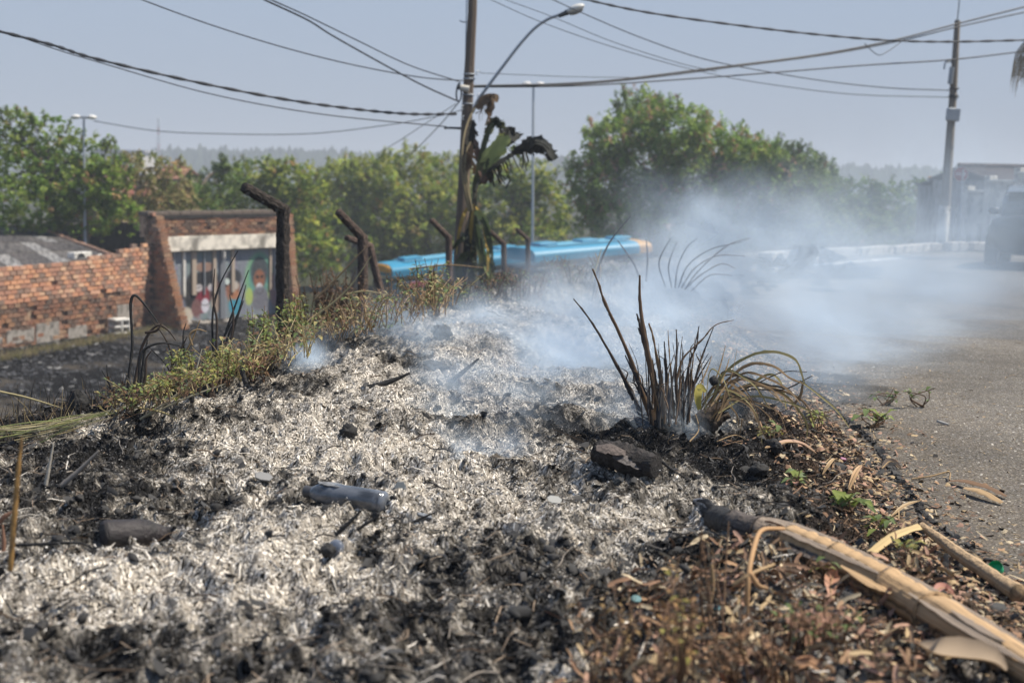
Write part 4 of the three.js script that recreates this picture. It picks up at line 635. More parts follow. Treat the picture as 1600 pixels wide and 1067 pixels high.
  broadB([[738, 215], [744, 232], [745, 252]], 11, leafMat([0.10, 0.06, 0.045], 0.2)); broadB([[748, 262], [755, 274], [754, 286]], 11, leafMat([0.12, 0.07, 0.05], 0.2)); broadB([[742, 330], [756, 344], [764, 372]], 12, mGreen); broadB([[748, 400], [764, 412], [770, 436]], 14, mOlive); broadB([[730, 395], [718, 410], [716, 440]], 14, mOlive);
  // yellowed leaves hanging down the stem
  for (const [pts, w, m] of [[[[738, 322], [728, 328], [721, 345], [716, 368], [713, 398]], 6, mYel], [[[740, 318], [737, 340], [735, 366], [736, 400]], 6, mYel], [[[743, 322], [752, 338], [758, 364], [763, 400], [762, 424]], 8, mYel], [[[744, 330], [756, 350], [766, 385], [770, 412]], 9, mOlive], [[[736, 330], [730, 360], [726, 400], [722, 440]], 10, mDark], [[[742, 340], [748, 380], [752, 420], [748, 455]], 12, mOlive], [[[745, 350], [754, 390], [765, 430], [776, 440]], 10, mGreen], [[[736, 350], [724, 370], [714, 380], [704, 392]], 8, mOlive], [[[740, 380], [752, 398], [762, 440], [766, 462]], 12, mOlive], [[[734, 380], [726, 410], [718, 450], [716, 470]], 13, mDark]]) mesh('hanging_leaf', blade(spline(pts.map(([x, y]) => Q(x, y, rr(-0.35, -0.05, r))), 10), (q) => 0.68 * w * k * (0.5 + 0.9 * Math.sin(Math.PI * Math.min(1, q * 1.05))), V(0.3, 0, 1), 0.5, 0.12, r), m, t);
  const sk = new MB(); for (let i = 0; i < 46; i++) { const x0 = rr(724, 752, r), y0 = rr(370, 470, r), a = rr(0, 6.28, r), l = rr(5, 16, r); sk.add(blade([Q(x0, y0, rr(-0.5, 0.1, r)), Q(x0 + Math.cos(a) * l * 0.6, y0 + Math.sin(a) * l * 0.4, rr(-0.5, 0.1, r)), Q(x0 + Math.cos(a) * l, y0 + Math.sin(a) * l + 4, rr(-0.5, 0.1, r))], (q) => 5 * k * Math.sin(0.4 + q * 2.3), V(0, 0.4, 1), 0.3, 0.1, r)); }
  mesh('foliage', sk.geo(), mOlive, t);
}

// ------------------------------------------------------------------ two buses in the lower lot
function bus(label, pl, dl, pr, dr, signs, capRight, capLeft) {
  const A = P(...pl, dl), B = P(...pr, dr), L = A.distanceTo(B), u = B.clone().sub(A).normalize(), n = V(-u.z, 0, u.x).normalize(), up = V(0, 0, 0).crossVectors(n, u), hh = 3.05, Wd = 2.5;
  const o = A.clone().lerp(B, 0.5).addScaledVector(up, -hh); const t = thing('bus', label, 'bus', o); t.quaternion.setFromRotationMatrix(new THREE.Matrix4().makeBasis(u, up, n));
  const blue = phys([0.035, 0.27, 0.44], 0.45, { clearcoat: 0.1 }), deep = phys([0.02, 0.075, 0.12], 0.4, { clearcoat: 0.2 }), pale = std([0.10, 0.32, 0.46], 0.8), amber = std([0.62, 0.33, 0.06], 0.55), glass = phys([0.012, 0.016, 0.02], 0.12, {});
  // roof: a rounded vault seen from a little above
  const sh = new THREE.Shape(), hw = Wd / 2; sh.moveTo(-hw, 0); sh.lineTo(hw, 0); sh.lineTo(hw, 0.3); sh.quadraticCurveTo(hw, 0.62, hw - 0.4, 0.72); sh.quadraticCurveTo(0, 0.8, -hw + 0.4, 0.72); sh.quadraticCurveTo(-hw, 0.62, -hw, 0.3); sh.lineTo(-hw, 0);
  const cap = capLeft ? 0.14 : 0.75, ex = (len) => new THREE.ExtrudeGeometry(sh, { depth: len, bevelEnabled: false, curveSegments: 8 }).rotateY(Math.PI / 2).translate(-len / 2, 0, 0);
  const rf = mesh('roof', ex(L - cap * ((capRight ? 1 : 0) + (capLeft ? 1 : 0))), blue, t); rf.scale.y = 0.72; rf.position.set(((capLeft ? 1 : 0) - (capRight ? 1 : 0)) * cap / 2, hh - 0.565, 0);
  for (const [on, s] of [[capRight, 1], [capLeft, -1]]) if (on) { const b = new MB(); for (let i = 0; i < 6; i++) { const f = 1 - 0.16 * (i / 5) ** 2.2; b.add(ex(cap / 6 - 0.002), M4(V(s * (cap / 6 * (i + 0.5)), 0, 0), [0, 0, 0], [1, f, 1 - 0.10 * (i / 5) ** 2])); } const m = mesh('roof_cap', b.geo(), amber, t); m.scale.set(1, s < 0 ? 0.42 : 0.72, s < 0 ? 0.9 : 1); m.position.set(s * (L / 2 - cap), hh - 0.565 + (s < 0 ? 0.2 : 0), 0); }
  const lid = mesh('roof_panel', boxUV(L - 1.9, 0.03, 1.5, 0.012), pale, t); lid.position.set(0, hh + 0.0, 0);
  for (const f of [-0.3, 0.05, 0.33]) { const m = mesh('roof_hatch', boxUV(0.9, 0.14, 0.8, 0.05, 2), blue, t); m.position.set(L * f, hh + 0.06, 0); }
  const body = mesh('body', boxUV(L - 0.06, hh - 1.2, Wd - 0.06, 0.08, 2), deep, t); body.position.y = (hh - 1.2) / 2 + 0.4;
  for (const s of [1, -1]) { const nW = 7, ww = (L - 1) / nW; for (let i = 0; i < nW; i++) { const m = mesh('window', boxUV(ww - 0.09, 0.86, 0.03, 0.01), glass, t); m.position.set(-L / 2 + 0.5 + ww * (i + 0.5), hh - 1.28, s * (Wd / 2 - 0.02)); } }
  for (const s of [1, -1]) { const m = mesh('windscreen', boxUV(0.03, 1.1, Wd - 0.35, 0.01), glass, t); m.position.set(s * (L / 2 - 0.02), hh - 1.45, 0); }
  for (const [f, w, h, y, c] of signs) { const m = mesh('side_sign', boxUV(w, h, 0.02), std(c, 0.6), t); m.position.set(L * f, hh - 1.02 + y, Wd / 2 + 0.012); }
  for (const f of [-0.3, 0.28]) for (const s of [1, -1]) { const w = mesh('wheel', new THREE.CylinderGeometry(0.48, 0.48, 0.28, 20).rotateX(Math.PI / 2), std([0.015, 0.015, 0.015], 0.9), t); w.position.set(L * f, 0.48, s * (Wd / 2 - 0.14)); const h = mesh('hub', new THREE.CylinderGeometry(0.24, 0.24, 0.3, 14).rotateX(Math.PI / 2), MT.steel, w); }
  return t;
}
bus('blue bus at the back right, its amber end cap showing in the smoke', [812, 386], 60, [996, 371], 63, [[0.16, 0.55, 0.16, 0, [0.55, 0.10, 0.10]], [0.38, 1.0, 0.18, 0.12, [0.10, 0.30, 0.16]]], true, false);
bus('blue bus behind the fence posts, amber tip at its left end', [592, 411], 62, [826, 384], 65, [[-0.30, 1.2, 0.22, 0.06, [0.62, 0.12, 0.14]]], false, true);

// ------------------------------------------------------------------ parked car at the right edge
{
  const p = G(1556, 416), t = thing('car', 'dark parked car cut by the right edge, seen through smoke', 'car', V(p.x + 0.95, roadLevel(-p.z) + 0.004, p.z - 0.2), -Math.PI / 2 - 0.42 + Math.PI);
  const paint = phys([0.010, 0.011, 0.014], 0.4, { clearcoat: 0.5, clearcoatRoughness: 0.15 }), glass = phys([0.02, 0.025, 0.03], 0.06, {}), rub = std([0.014, 0.014, 0.014], 0.9);
  // lofted body: sections along its length, nose towards +x
  const secs = [[-2.12, 0.62, 0.45, 0.95], [-2.0, 0.80, 0.32, 1.02], [-1.4, 0.87, 0.26, 1.04], [-0.5, 0.89, 0.25, 1.02], [0.5, 0.89, 0.25, 1.0], [1.1, 0.89, 0.26, 0.97], [1.65, 0.86, 0.28, 0.90], [1.98, 0.76, 0.33, 0.80], [2.12, 0.55, 0.42, 0.66]];
  const loft = (ss, nn = 20) => { const pos = [], idx = []; ss.forEach(([x, w, y0, y1], i) => { for (let j = 0; j < nn; j++) { const a = j / nn * 6.2832, cx = Math.cos(a), cy = Math.sin(a), q = Math.pow(Math.pow(Math.abs(cx), 4.5) + Math.pow(Math.abs(cy), 4.5), -1 / 4.5); pos.push(x, (y0 + y1) / 2 + cy * q * (y1 - y0) / 2, cx * q * w * (1 - 0.05 * (cy > 0 ? cy : 0))); if (i) { const A = (i - 1) * nn + j, B = (i - 1) * nn + (j + 1) % nn; idx.push(A, A + nn, B, B, A + nn, B + nn); } } }); for (const [row, f] of [[0, 0], [ss.length - 1, 1]]) { const o = pos.length / 3, s = ss[row]; pos.push(s[0], (s[2] + s[3]) / 2, 0); for (let j = 0; j < nn; j++) { const A = row * nn + j, B = row * nn + (j + 1) % nn; f ? idx.push(o, B, A) : idx.push(o, A, B); } } const g = new THREE.BufferGeometry(); g.setAttribute('position', new THREE.Float32BufferAttribute(pos, 3)); g.setIndex(idx); g.computeVertexNormals(); return g; };
  mesh('body', loft(secs), paint, t);
  mesh('cabin_glass', loft([[-1.95, 0.6, 0.95, 1.05], [-1.55, 0.66, 0.95, 1.40], [-0.6, 0.68, 0.95, 1.49], [0.2, 0.67, 0.95, 1.46], [0.65, 0.68, 0.94, 1.24], [1.12, 0.72, 0.93, 0.985]]), glass, t);
  mesh('roof', loft([[-1.6, 0.58, 1.385, 1.42], [-0.6, 0.62, 1.47, 1.525], [0.22, 0.60, 1.43, 1.495], [0.36, 0.58, 1.40, 1.43]]), paint, t);
  for (const s of [1, -1]) {
    mesh('pillar', tube(spline([V(1.1, 0.97, 0.72 * s), V(0.66, 1.24, 0.665 * s), V(0.25, 1.45, 0.62 * s)], 8), 0.035, 6), paint, t);
    mesh('pillar', tube(spline([V(-0.45, 0.98, 0.78 * s), V(-0.5, 1.45, 0.64 * s)], 6), 0.035, 6), paint, t);
    const m = mesh('mirror', lump(0.12, 2, 0.05, 1, 3, [0.6, 0.62, 0.95]), paint, t); m.position.set(0.72, 1.02, 1.0 * s); mesh('mirror_arm', tube([V(0.74, 0.97, 0.84 * s), V(0.73, 0.99, 0.98 * s)], 0.025, 6), rub, t);
    for (const x of [-1.28, 1.3]) { const w = mesh('wheel', new THREE.CylinderGeometry(0.32, 0.32, 0.21, 26).rotateX(Math.PI / 2), rub, t); w.position.set(x, 0.32, 0.79 * s); mesh('rim', new THREE.CylinderGeometry(0.20, 0.20, 0.22, 18).rotateX(Math.PI / 2), MT.steel, w); }
    const h = mesh('headlight', lump(0.16, 2, 0.03, 1, 5, [0.7, 0.45, 0.9]), phys([0.7, 0.72, 0.75], 0.08, { clearcoat: 1 }), t); h.position.set(1.93, 0.68, 0.56 * s);
    const fl = mesh('fog_light', lump(0.07, 1, 0.02, 1, 6), MT.white, t); fl.position.set(2.02, 0.40, 0.5 * s);
  }
  const gr = mesh('grille', boxUV(0.04, 0.14, 0.7, 0.015), rub, t); gr.position.set(2.1, 0.58, 0); const np = mesh('number_plate', boxUV(0.02, 0.12, 0.4, 0.005), MT.galv, t); np.position.set(2.115, 0.45, 0);
}
{ // dry fronds of a palm reaching into the frame
  const d = 30, c0 = P(1650, 75, d), g = height(c0.x, c0.z), c = V(c0.x, g, c0.z), r = rng(8), t = thing('palm_tree', 'drooping dry palm fronds reaching in at the upper right edge', 'palm', c), top = c0.clone().sub(c);
  mesh('trunk', tube(spline([V(0.1, 0, 0), V(0, top.y * 0.5, 0), top], 20), [0.19, 0.14, 0.13], 10, 0.12, 2), barkMat, t);
  for (let i = 0; i < 14; i++) { const a = i / 14 * 6.28 + 0.2, dir = V(Math.cos(a), 0, Math.sin(a)), p = spline([top, top.clone().addScaledVector(dir, 0.4).add(V(0, 0.25, 0)), top.clone().addScaledVector(dir, 0.75).add(V(0, -0.05, 0)), top.clone().addScaledVector(dir, 0.85).add(V(0, -0.6, 0))], 24), b = new MB(); b.add(tube(p, [0.025, 0.006], 5)); for (let j = 5; j < 24; j++) for (const s of [-1, 1]) { const side = V(-dir.z, 0, dir.x).multiplyScalar(s), q = p[j], l = rr(0.3, 0.5, r); b.add(blade([q, q.clone().addScaledVector(side, l * 0.35).add(V(0, -l * 0.35, 0)), q.clone().addScaledVector(side, l * 0.4).add(V(0, -l, 0))], (f) => 0.035 * (1 - f * 0.8), dir, 0.2)); } mesh('frond', b.geo(), leafMat([0.24, 0.20, 0.14], 0.3), t); }
}

// ================================================================== THE BURNT VERGE: THINGS LYING AND STANDING ON IT
const mStalk = [std([0.045, 0.030, 0.022], 0.8), std([0.10, 0.058, 0.030], 0.75), std([0.025, 0.022, 0.022], 0.8), std([0.17, 0.105, 0.05], 0.75)];
const mBladeG = leafMat([0.28, 0.24, 0.11], 0.3), mBladeB = leafMat([0.22, 0.15, 0.085], 0.25), mBladeD = leafMat([0.08, 0.065, 0.05], 0.15);
{ // charred grass clump in the middle of the picture
  const g0 = G(1060, 672), d = g0.d, c = V(g0.x, g0.y, g0.z), Q = (px, py, dd = 0) => P(px, py, d + dd).sub(c), k = mpp(d), r = rng(71);
  const t = thing('grass_clump', 'charred grass clump with upright black stalks and arching half green blades', 'grass clump', c);
  const stalk = (pts, w, m, dd = 0) => { const p = spline(pts.map(([x, y], i) => Q(x, y, dd * (1 - i * 0.2))), 22); return mesh('stalk', tube(p, (f) => w * k * 0.39 * (1 - 0.72 * f) * (1 + 0.3 * n2(f * 18, w + pts[0][0])), 7, 0.45, pts[0][0] | 0), m, t); };
  const K = mStalk;
  // the tall outer stalks, base to tip
  const s1 = stalk([[1003, 655], [990, 618], [966, 575], [935, 520], [915, 490], [896, 467]], 9, K[0], 0.1); stalk([[990, 625], [973, 590], [966, 570]], 7, K[2], 0.06);
  stalk([[1016, 650], [1002, 610], [985, 560], [962, 508], [944, 470], [936, 445], [926, 420]], 11, K[1], 0.05); stalk([[1004, 620], [994, 590], [984, 570], [977, 555]], 7, K[2]); stalk([[958, 500], [948, 480], [941, 468]], 8, K[2], 0.05);
  stalk([[1030, 655], [1022, 600], [1012, 548], [1004, 505], [1000, 470], [1000, 430]], 14, K[1]); stalk([[1022, 600], [1008, 545], [998, 500], [995, 490]], 9, K[0], 0.05); stalk([[1010, 540], [1001, 520], [997, 512]], 7, K[2]);
  stalk([[1040, 655], [1034, 600], [1026, 555], [1019, 520], [1014, 505]], 10, K[3]); stalk([[1048, 655], [1044, 605], [1040, 560], [1038, 533]], 9, K[2]); stalk([[1054, 655], [1050, 600], [1046, 550], [1044, 516]], 5, K[3], -0.1);
  stalk([[1062, 650], [1056, 590], [1058, 545], [1057, 515]], 8, K[0], -0.1); stalk([[1066, 655], [1072, 600], [1080, 560], [1089, 540], [1092, 510]], 7, K[0]); stalk([[1072, 650], [1080, 590], [1086, 540], [1093, 509]], 5, K[1], 0.1);
  stalk([[1078, 640], [1090, 580], [1102, 545], [1115, 512]], 6, K[0], -0.05); stalk([[1056, 600], [1068, 560], [1098, 530], [1118, 508], [1147, 500]], 5, K[1], -0.1); stalk([[1086, 600], [1100, 575], [1112, 556]], 4, K[0]);
  stalk([[1000, 615], [992, 600], [985, 597]], 5, K[2]); stalk([[1020, 640], [1010, 615], [1000, 598], [988, 594]], 6, K[2], -0.06);
  for (let i = 0; i < 46; i++) { const x0 = rr(1003, 1085, r), lean = (x0 - 1044) * 0.55 + rr(-16, 16, r), h = rr(40, 135, r); stalk([[x0, rr(652, 672, r)], [x0 + lean * 0.3, 660 - h * 0.4], [x0 + lean * 0.65 + rr(-4, 4, r), 660 - h * 0.75], [x0 + lean + rr(-6, 6, r), 660 - h]], rr(2.6, 5.6, r), pick(K, r), rr(-0.22, 0.22, r)); }
  { const nS = t.children.length; for (let i = 0; i < 26; i++) { const s = t.children[Math.floor(r() * nS)], p = s.geometry.attributes.position, j = Math.floor(r() * 0.8 * p.count), o = V(p.getX(j), p.getY(j), p.getZ(j)), L = rr(10, 34, r) * k; mesh('splinter', tube(spline([o, o.clone().add(V(rr(-0.35, 0.35, r) * L, L * 0.6, rr(-0.2, 0.2, r) * L)), o.clone().add(V(rr(-0.7, 0.7, r) * L, L, rr(-0.4, 0.4, r) * L))], 6), [1.3 * k, 0.4 * k], 4, 0.4, i), pick(K, r), t); } }
  // arching blades to the right
  const arch = (pts, w, m, dd = 0) => mesh('arching_blade', blade(spline(pts.map(([x, y], i) => Q(x + (i ? rr(-4, 4, r) : 0), y + (i ? rr(-5, 5, r) : 0), dd * (1 + rr(-0.3, 0.3, r)))), 30), (f) => w * k * 0.72 * (0.55 + 0.6 * Math.sin(Math.PI * (0.15 + 0.82 * f))), V(0.2 + rr(-0.5, 0.5, r), 0.3, 1), rr(-0.5, 0.6, r), 0.22, r), m, t);
  arch([[1095, 640], [1130, 585], [1170, 553], [1210, 546], [1240, 560], [1252, 585], [1255, 600]], 5.5, mBladeG); arch([[1250, 595], [1280, 615], [1305, 640], [1330, 668]], 4.5, mBladeG); 
  arch([[1100, 640], [1140, 595], [1180, 573], [1215, 570], [1235, 585], [1256, 602]], 6, mBladeB, -0.05); arch([[1255, 600], [1250, 620], [1236, 640]], 6, mBladeB);
  arch([[1098, 645], [1140, 610], [1190, 600], [1230, 620], [1258, 660], [1264, 678]], 5.5, mBladeG, 0.12); arch([[1110, 640], [1150, 615], [1200, 588], [1218, 600], [1228, 640]], 5, mBladeG, 0.2);
  arch([[1120, 630], [1170, 605], [1220, 610], [1266, 592]], 3, mBladeD); arch([[1110, 630], [1170, 600], [1225, 585], [1262, 584]], 2.4, mBladeD, 0.1);
  for (let i = 0; i < 20; i++) { const x0 = rr(1090, 1125, r), L = rr(40, 170, r), h = rr(10, 62, r), dr = rr(10, 65, r), ye = rr(650, 705, r); arch([[x0, rr(625, 665, r)], [x0 + L * 0.3, 640 - h], [x0 + L * 0.62, 645 - h * 0.9], [x0 + L * 0.88, 650 - h + dr * 0.5], [x0 + L, Math.min(ye, 655 - h + dr * 1.3)]], rr(2.4, 5.2, r), pick([mBladeG, mBladeB, mBladeB, mBladeD, mBladeB], r), rr(-0.35, 0.3, r)); }
  // stiff dead stems in the middle and the half burnt base
  for (const [x0, y0, x1, y1, w] of [[1115, 605, 1134, 540, 4.5], [1126, 600, 1140, 560, 5], [1140, 600, 1152, 545, 2], [1095, 600, 1113, 556, 4], [1100, 625, 1094, 548, 2.5]]) stalk([[x0, y0], [(x0 + x1) / 2 + 1, (y0 + y1) / 2], [x1, y1]], w, MT.dryStem, -0.1);
  for (const [a, b, w] of [[[1096, 665], [1138, 632], 22], [[1108, 672], [1140, 648], 18], [[1086, 660], [1130, 640], 18]]) { const p = spline([Q(...a), Q((a[0] + b[0]) / 2, (a[1] + b[1]) / 2 - 5), Q(...b)], 10); mesh('leaf_base', tube(p, [w * k * 0.6, w * k * 0.5, w * k * 0.3], 9, 0.3, 3), MT.charBrown, t); }
  mesh('yellow_leaf', blade(spline([Q(1093, 640, -0.25), Q(1090, 620, -0.28), Q(1094, 605, -0.26), Q(1103, 612, -0.25)], 10), (f) => 13 * k * Math.sin(0.5 + f * 2.3), V(0.3, 0.4, 1), 0.3, 0.05, r), leafMat([0.42, 0.36, 0.09], 0.3), t);
  const seed = mesh('charred_pod', lump(7 * k, 2, 0.25, 1.7, 4, [0.95, 1.1, 0.9]), MT.char, t); seed.position.copy(Q(1116, 595, -0.15));
  for (let i = 0; i < 5; i++) { const m = mesh('burnt_root', lump(rr(9, 17, r) * k, 2, 0.45, 2, i, [1, 0.75, 1]), MT.char, t); m.position.copy(Q(rr(1005, 1085, r), rr(655, 676, r), rr(-0.05, 0.2, r))); }
  for (const pts of [[[1078, 690], [1092, 672], [1088, 650], [1084, 646]], [[1052, 680], [1044, 690], [1050, 700]], [[1120, 690], [1150, 680], [1170, 690]], [[1160, 655], [1155, 680], [1142, 696]]]) stalk(pts, 2.6, MT.dryStem, -0.35);
}
function groundThing(name, label, cat, px, py, turn = 0, lift = 0, group) { const g = G(px, py); const t = thing(name, label, cat, V(g.x, g.y + lift, g.z), turn, group); t.userData0 = g.d; return [t, mpp(g.d), g.d]; }
// ------------------------------------------------------------------ bottles
{
  const a = G(470, 788), b = G(598, 796), L = a.distanceTo(b) * 1.02, r = 19 * mpp(a.d), c = a.clone().lerp(b, 0.5), t = thing('bottle', 'grey soot covered glass bottle lying in the pale ash', 'bottle', V(c.x, Math.max(a.y, b.y) + r * 0.62, c.z), Math.atan2(-(b.z - a.z), b.x - a.x)); t.rotation.z = -0.03;
  const prof = [[0, 0], [0.8, 0.0], [0.97, 0.03], [1, 0.08], [1, 0.3], [1.01, 0.5], [1, 0.62], [0.92, 0.72], [0.72, 0.80], [0.5, 0.85], [0.46, 0.9], [0.46, 0.97]].map(([x, y]) => new THREE.Vector2(x * r, y * L));
  const body = mesh('body', new THREE.LatheGeometry(prof.slice(0, 10).map((v) => v), 40).rotateZ(Math.PI / 2).translate(L / 2, 0, 0), phys([0.125, 0.135, 0.155], 0.36, { clearcoat: 0.5, clearcoatRoughness: 0.2, roughnessMap: TX.noise, map: rep(TX.mott, 1, 1) }), t);
  mesh('base', new THREE.SphereGeometry(r * 0.985, 28, 16, 0, Math.PI * 2, 0, Math.PI / 2).scale(1, 0.5, 1).rotateZ(-Math.PI / 2).translate(L / 2 - 0.004, 0, 0), phys([0.125, 0.135, 0.155], 0.24, { clearcoat: 1, clearcoatRoughness: 0.12 }), t);
  mesh('neck', new THREE.CylinderGeometry(r * 0.5, r * 0.46, L * 0.1, 24, 1, true).rotateZ(Math.PI / 2).translate(-L * 0.39, 0, 0), std([0.05, 0.05, 0.055], 0.5), t);
  const lb = mesh('ash_crust', lump(r, 3, 0.3, 2.4, 5, [1.0, 0.07, 0.6]), std([0.22, 0.23, 0.25], 0.95, { map: rep(TX.mott, 20) }), t); lb.position.set(-L * 0.12, r * 0.93, 0);
}
{
  const a = G(152, 856), b = G(246, 846), L = a.distanceTo(b) * 1.35, r = 25 * mpp(a.d), c = a.clone().lerp(b, 0.62), t = thing('bottle', 'black burnt bottle half buried at the left with its broad base showing', 'bottle', V(c.x, c.y + r * 0.6, c.z), Math.atan2(-(b.z - a.z), b.x - a.x) - 0.12); t.rotation.z = -0.06;
  const M = std([0.030, 0.024, 0.025], 0.65, { map: rep(TX.mott, 1, 1), bumpMap: rep(TX.noise, 2, 2), bumpScale: 0.004 });
  mesh('body', new THREE.LatheGeometry([[0, 0], [0.7, 0.01], [0.95, 0.03], [1, 0.07], [0.99, 0.45], [0.9, 0.58], [0.62, 0.7], [0.42, 0.78]].map(([x, y]) => new THREE.Vector2(x * r, y * L)), 36).rotateZ(-Math.PI / 2).translate(-L * 0.42, 0, 0), M, t);
  mesh('neck', new THREE.CylinderGeometry(r * 0.42, r * 0.42, L * 0.22, 20).rotateZ(Math.PI / 2).translate(L * 0.46, 0, 0), M, t);
  mesh('lip', new THREE.TorusGeometry(r * 0.44, r * 0.09, 8, 20).rotateY(Math.PI / 2).translate(L * 0.57, 0, 0), M, t);
}
{ // broken round lid and shards
  const [t, k] = groundThing('jar_lid', 'small grey fluted lid lying in the ash below the grey bottle', 'lid', 524, 862, 0.4, 0.012); t.rotation.x = 1.1; t.rotation.z = 0.3;
  mesh('lid_top', lump(12 * k, 2, 0.04, 2, 2, [1, 0.35, 1]), phys([0.16, 0.18, 0.22], 0.3, { clearcoat: 0.6 }), t); const rim = new MB(); for (let i = 0; i < 22; i++) { const a = i / 22 * 6.283; rim.add(boxUV(2.2 * k, 5 * k, 2 * k, 0.4 * k), M4(V(Math.cos(a) * 12 * k, -2 * k, Math.sin(a) * 12 * k), [0, -a, 0])); } mesh('lid_rim', rim.geo(), std([0.20, 0.22, 0.26], 0.5), t);
  const shard = (label, px, py, w, h, col, tilt) => { const [s, q] = groundThing('glass_shard', label, 'shard', px, py, 0.3, 0.01); w *= 0.75; h *= 0.7; s.rotation.x = tilt; const sh = new THREE.Shape([[-0.5, -0.4], [-0.2, -0.55], [0.35, -0.45], [0.52, 0.1], [0.25, 0.5], [-0.3, 0.45], [-0.55, 0.1]].map(([x, y]) => new THREE.Vector2(x * w * q, y * h * q))); mesh('shard', new THREE.ExtrudeGeometry(sh, { depth: 2.5 * q, bevelEnabled: true, bevelSize: 0.7 * q, bevelThickness: 0.7 * q, bevelSegments: 2 }), phys(col.map((v) => v * 0.5), 0.5, {}), s); };
  shard('pale grey glass shard standing right of the grey bottle', 625, 768, 22, 30, [0.26, 0.29, 0.31], -0.3); shard('pale glass shard in the ash left of the log shadow', 866, 786, 30, 18, [0.32, 0.34, 0.35], -0.8); shard('pale shard lying left of the ash slope near the straw', 412, 750, 34, 20, [0.30, 0.30, 0.31], -0.9); shard('pale oblong shard between the lid and the char heap', 665, 812, 34, 9, [0.25, 0.28, 0.33], -1.2);
  shard('turquoise plastic scrap among the brown weeds, the larger one', 994, 942, 20, 14, [0.16, 0.42, 0.45], -0.7); shard('turquoise plastic scrap under the brown weeds, the smaller one', 1120, 956, 14, 9, [0.12, 0.40, 0.46], -0.7); shard('small pink scrap at the edge of the road litter', 1318, 722, 13, 6, [0.55, 0.16, 0.34], -1.1); shard('white flat scrap on the road right of the clump', 1474, 665, 24, 7, [0.62, 0.60, 0.57], -1.5);
}
// ------------------------------------------------------------------ charred chunks
{
  const [t, k, d] = groundThing('charred_log', 'thick charred chunk of wood with grey flaked top left of the clump', 'charred log', 985, 742, 0, 0.03), c = t.position, Q = (px, py, dd = 0) => P(px, py, d + dd).sub(c);
  const p = spline([Q(934, 704, 0.1), Q(960, 712, 0.05), Q(995, 722), Q(1026, 728, -0.05)], 26); mesh('wood', tube(p, (f) => 20 * k * (0.86 + 0.3 * Math.sin(Math.PI * f)) * (1 + 0.14 * n2(f * 9, 2)), 20, 0.22, 3), std([0.040, 0.034, 0.033], 0.9, { map: rep(TX.mott, 8), bumpMap: rep(TX.ridge, 12, 6), bumpScale: 0.012 }), t);
  const flake = (x0, y0, x1, y1, w, m) => { const q = spline([Q(x0, y0, -0.02), Q((x0 + x1) / 2, (y0 + y1) / 2 - 4, -0.03), Q(x1, y1, -0.02)], 12); mesh('bark_flake', blade(q, (f) => w * k * (0.55 + 0.5 * Math.sin(Math.PI * f)), V(-0.1, 1, 0.35), -0.35, 0.12), m, t); };
  flake(932, 697, 978, 704, 30, std([0.13, 0.105, 0.095], 0.95, { map: rep(TX.mott, 20) })); flake(958, 708, 1030, 730, 36, std([0.15, 0.135, 0.13], 0.95, { map: rep(TX.mott, 20) })); flake(1010, 730, 1032, 732, 16, std([0.42, 0.43, 0.45], 0.95));
  mesh('splinter', tube([Q(1028, 716), Q(1050, 734), Q(1072, 748)], [3 * k, 2.2 * k, 1.2 * k], 6, 0.2), MT.char, t); mesh('splinter', tube([Q(1022, 736), Q(1034, 744), Q(1046, 752)], [4 * k, 2 * k], 6, 0.2), MT.char, t);
}
for (const [label, px, py, w, h, s] of [['dark round charred lump on the crest in the smoke', 690, 523, 17, 15, 1], ['small charred stub on the crest left of the round lump', 641, 528, 16, 9, 2], ['black charred lump in the pale ash left of the middle', 545, 678, 14, 13, 3], ['dark oblong char below the crest', 676, 574, 26, 9, 4], ['black char lump beside the lid', 512, 866, 13, 12, 6], ['jagged black char lump under the green weeds on the left', 120, 634, 16, 22, 7], ['black char lump beyond the chunk near the clump foot', 1186, 738, 16, 12, 8], ['black char lump at the right of the char field', 1208, 700, 14, 12, 9]]) {
  const [t, k] = groundThing('char_lump', label, 'char lump', px, py + h * 0.4, s * 1.3, h * 0.25 * 0.004); const m = mesh('lump', lump(w * k, 3, 0.36, 1.8, s, [1, h / w * 0.9, 0.85]), s === 2 ? MT.charBrown : MT.char, t); m.position.y = h * k * 0.3;
  for (let i = 0; i < 3; i++) { const q = mesh('flake', lump(w * k * 0.4, 1, 0.5, 2, s + i, [1, 0.4, 0.8]), MT.char, t); q.position.set(rr(-0.8, 0.8) * w * k, h * k * rr(0.1, 0.5), rr(0.2, 0.8) * w * k); }
}
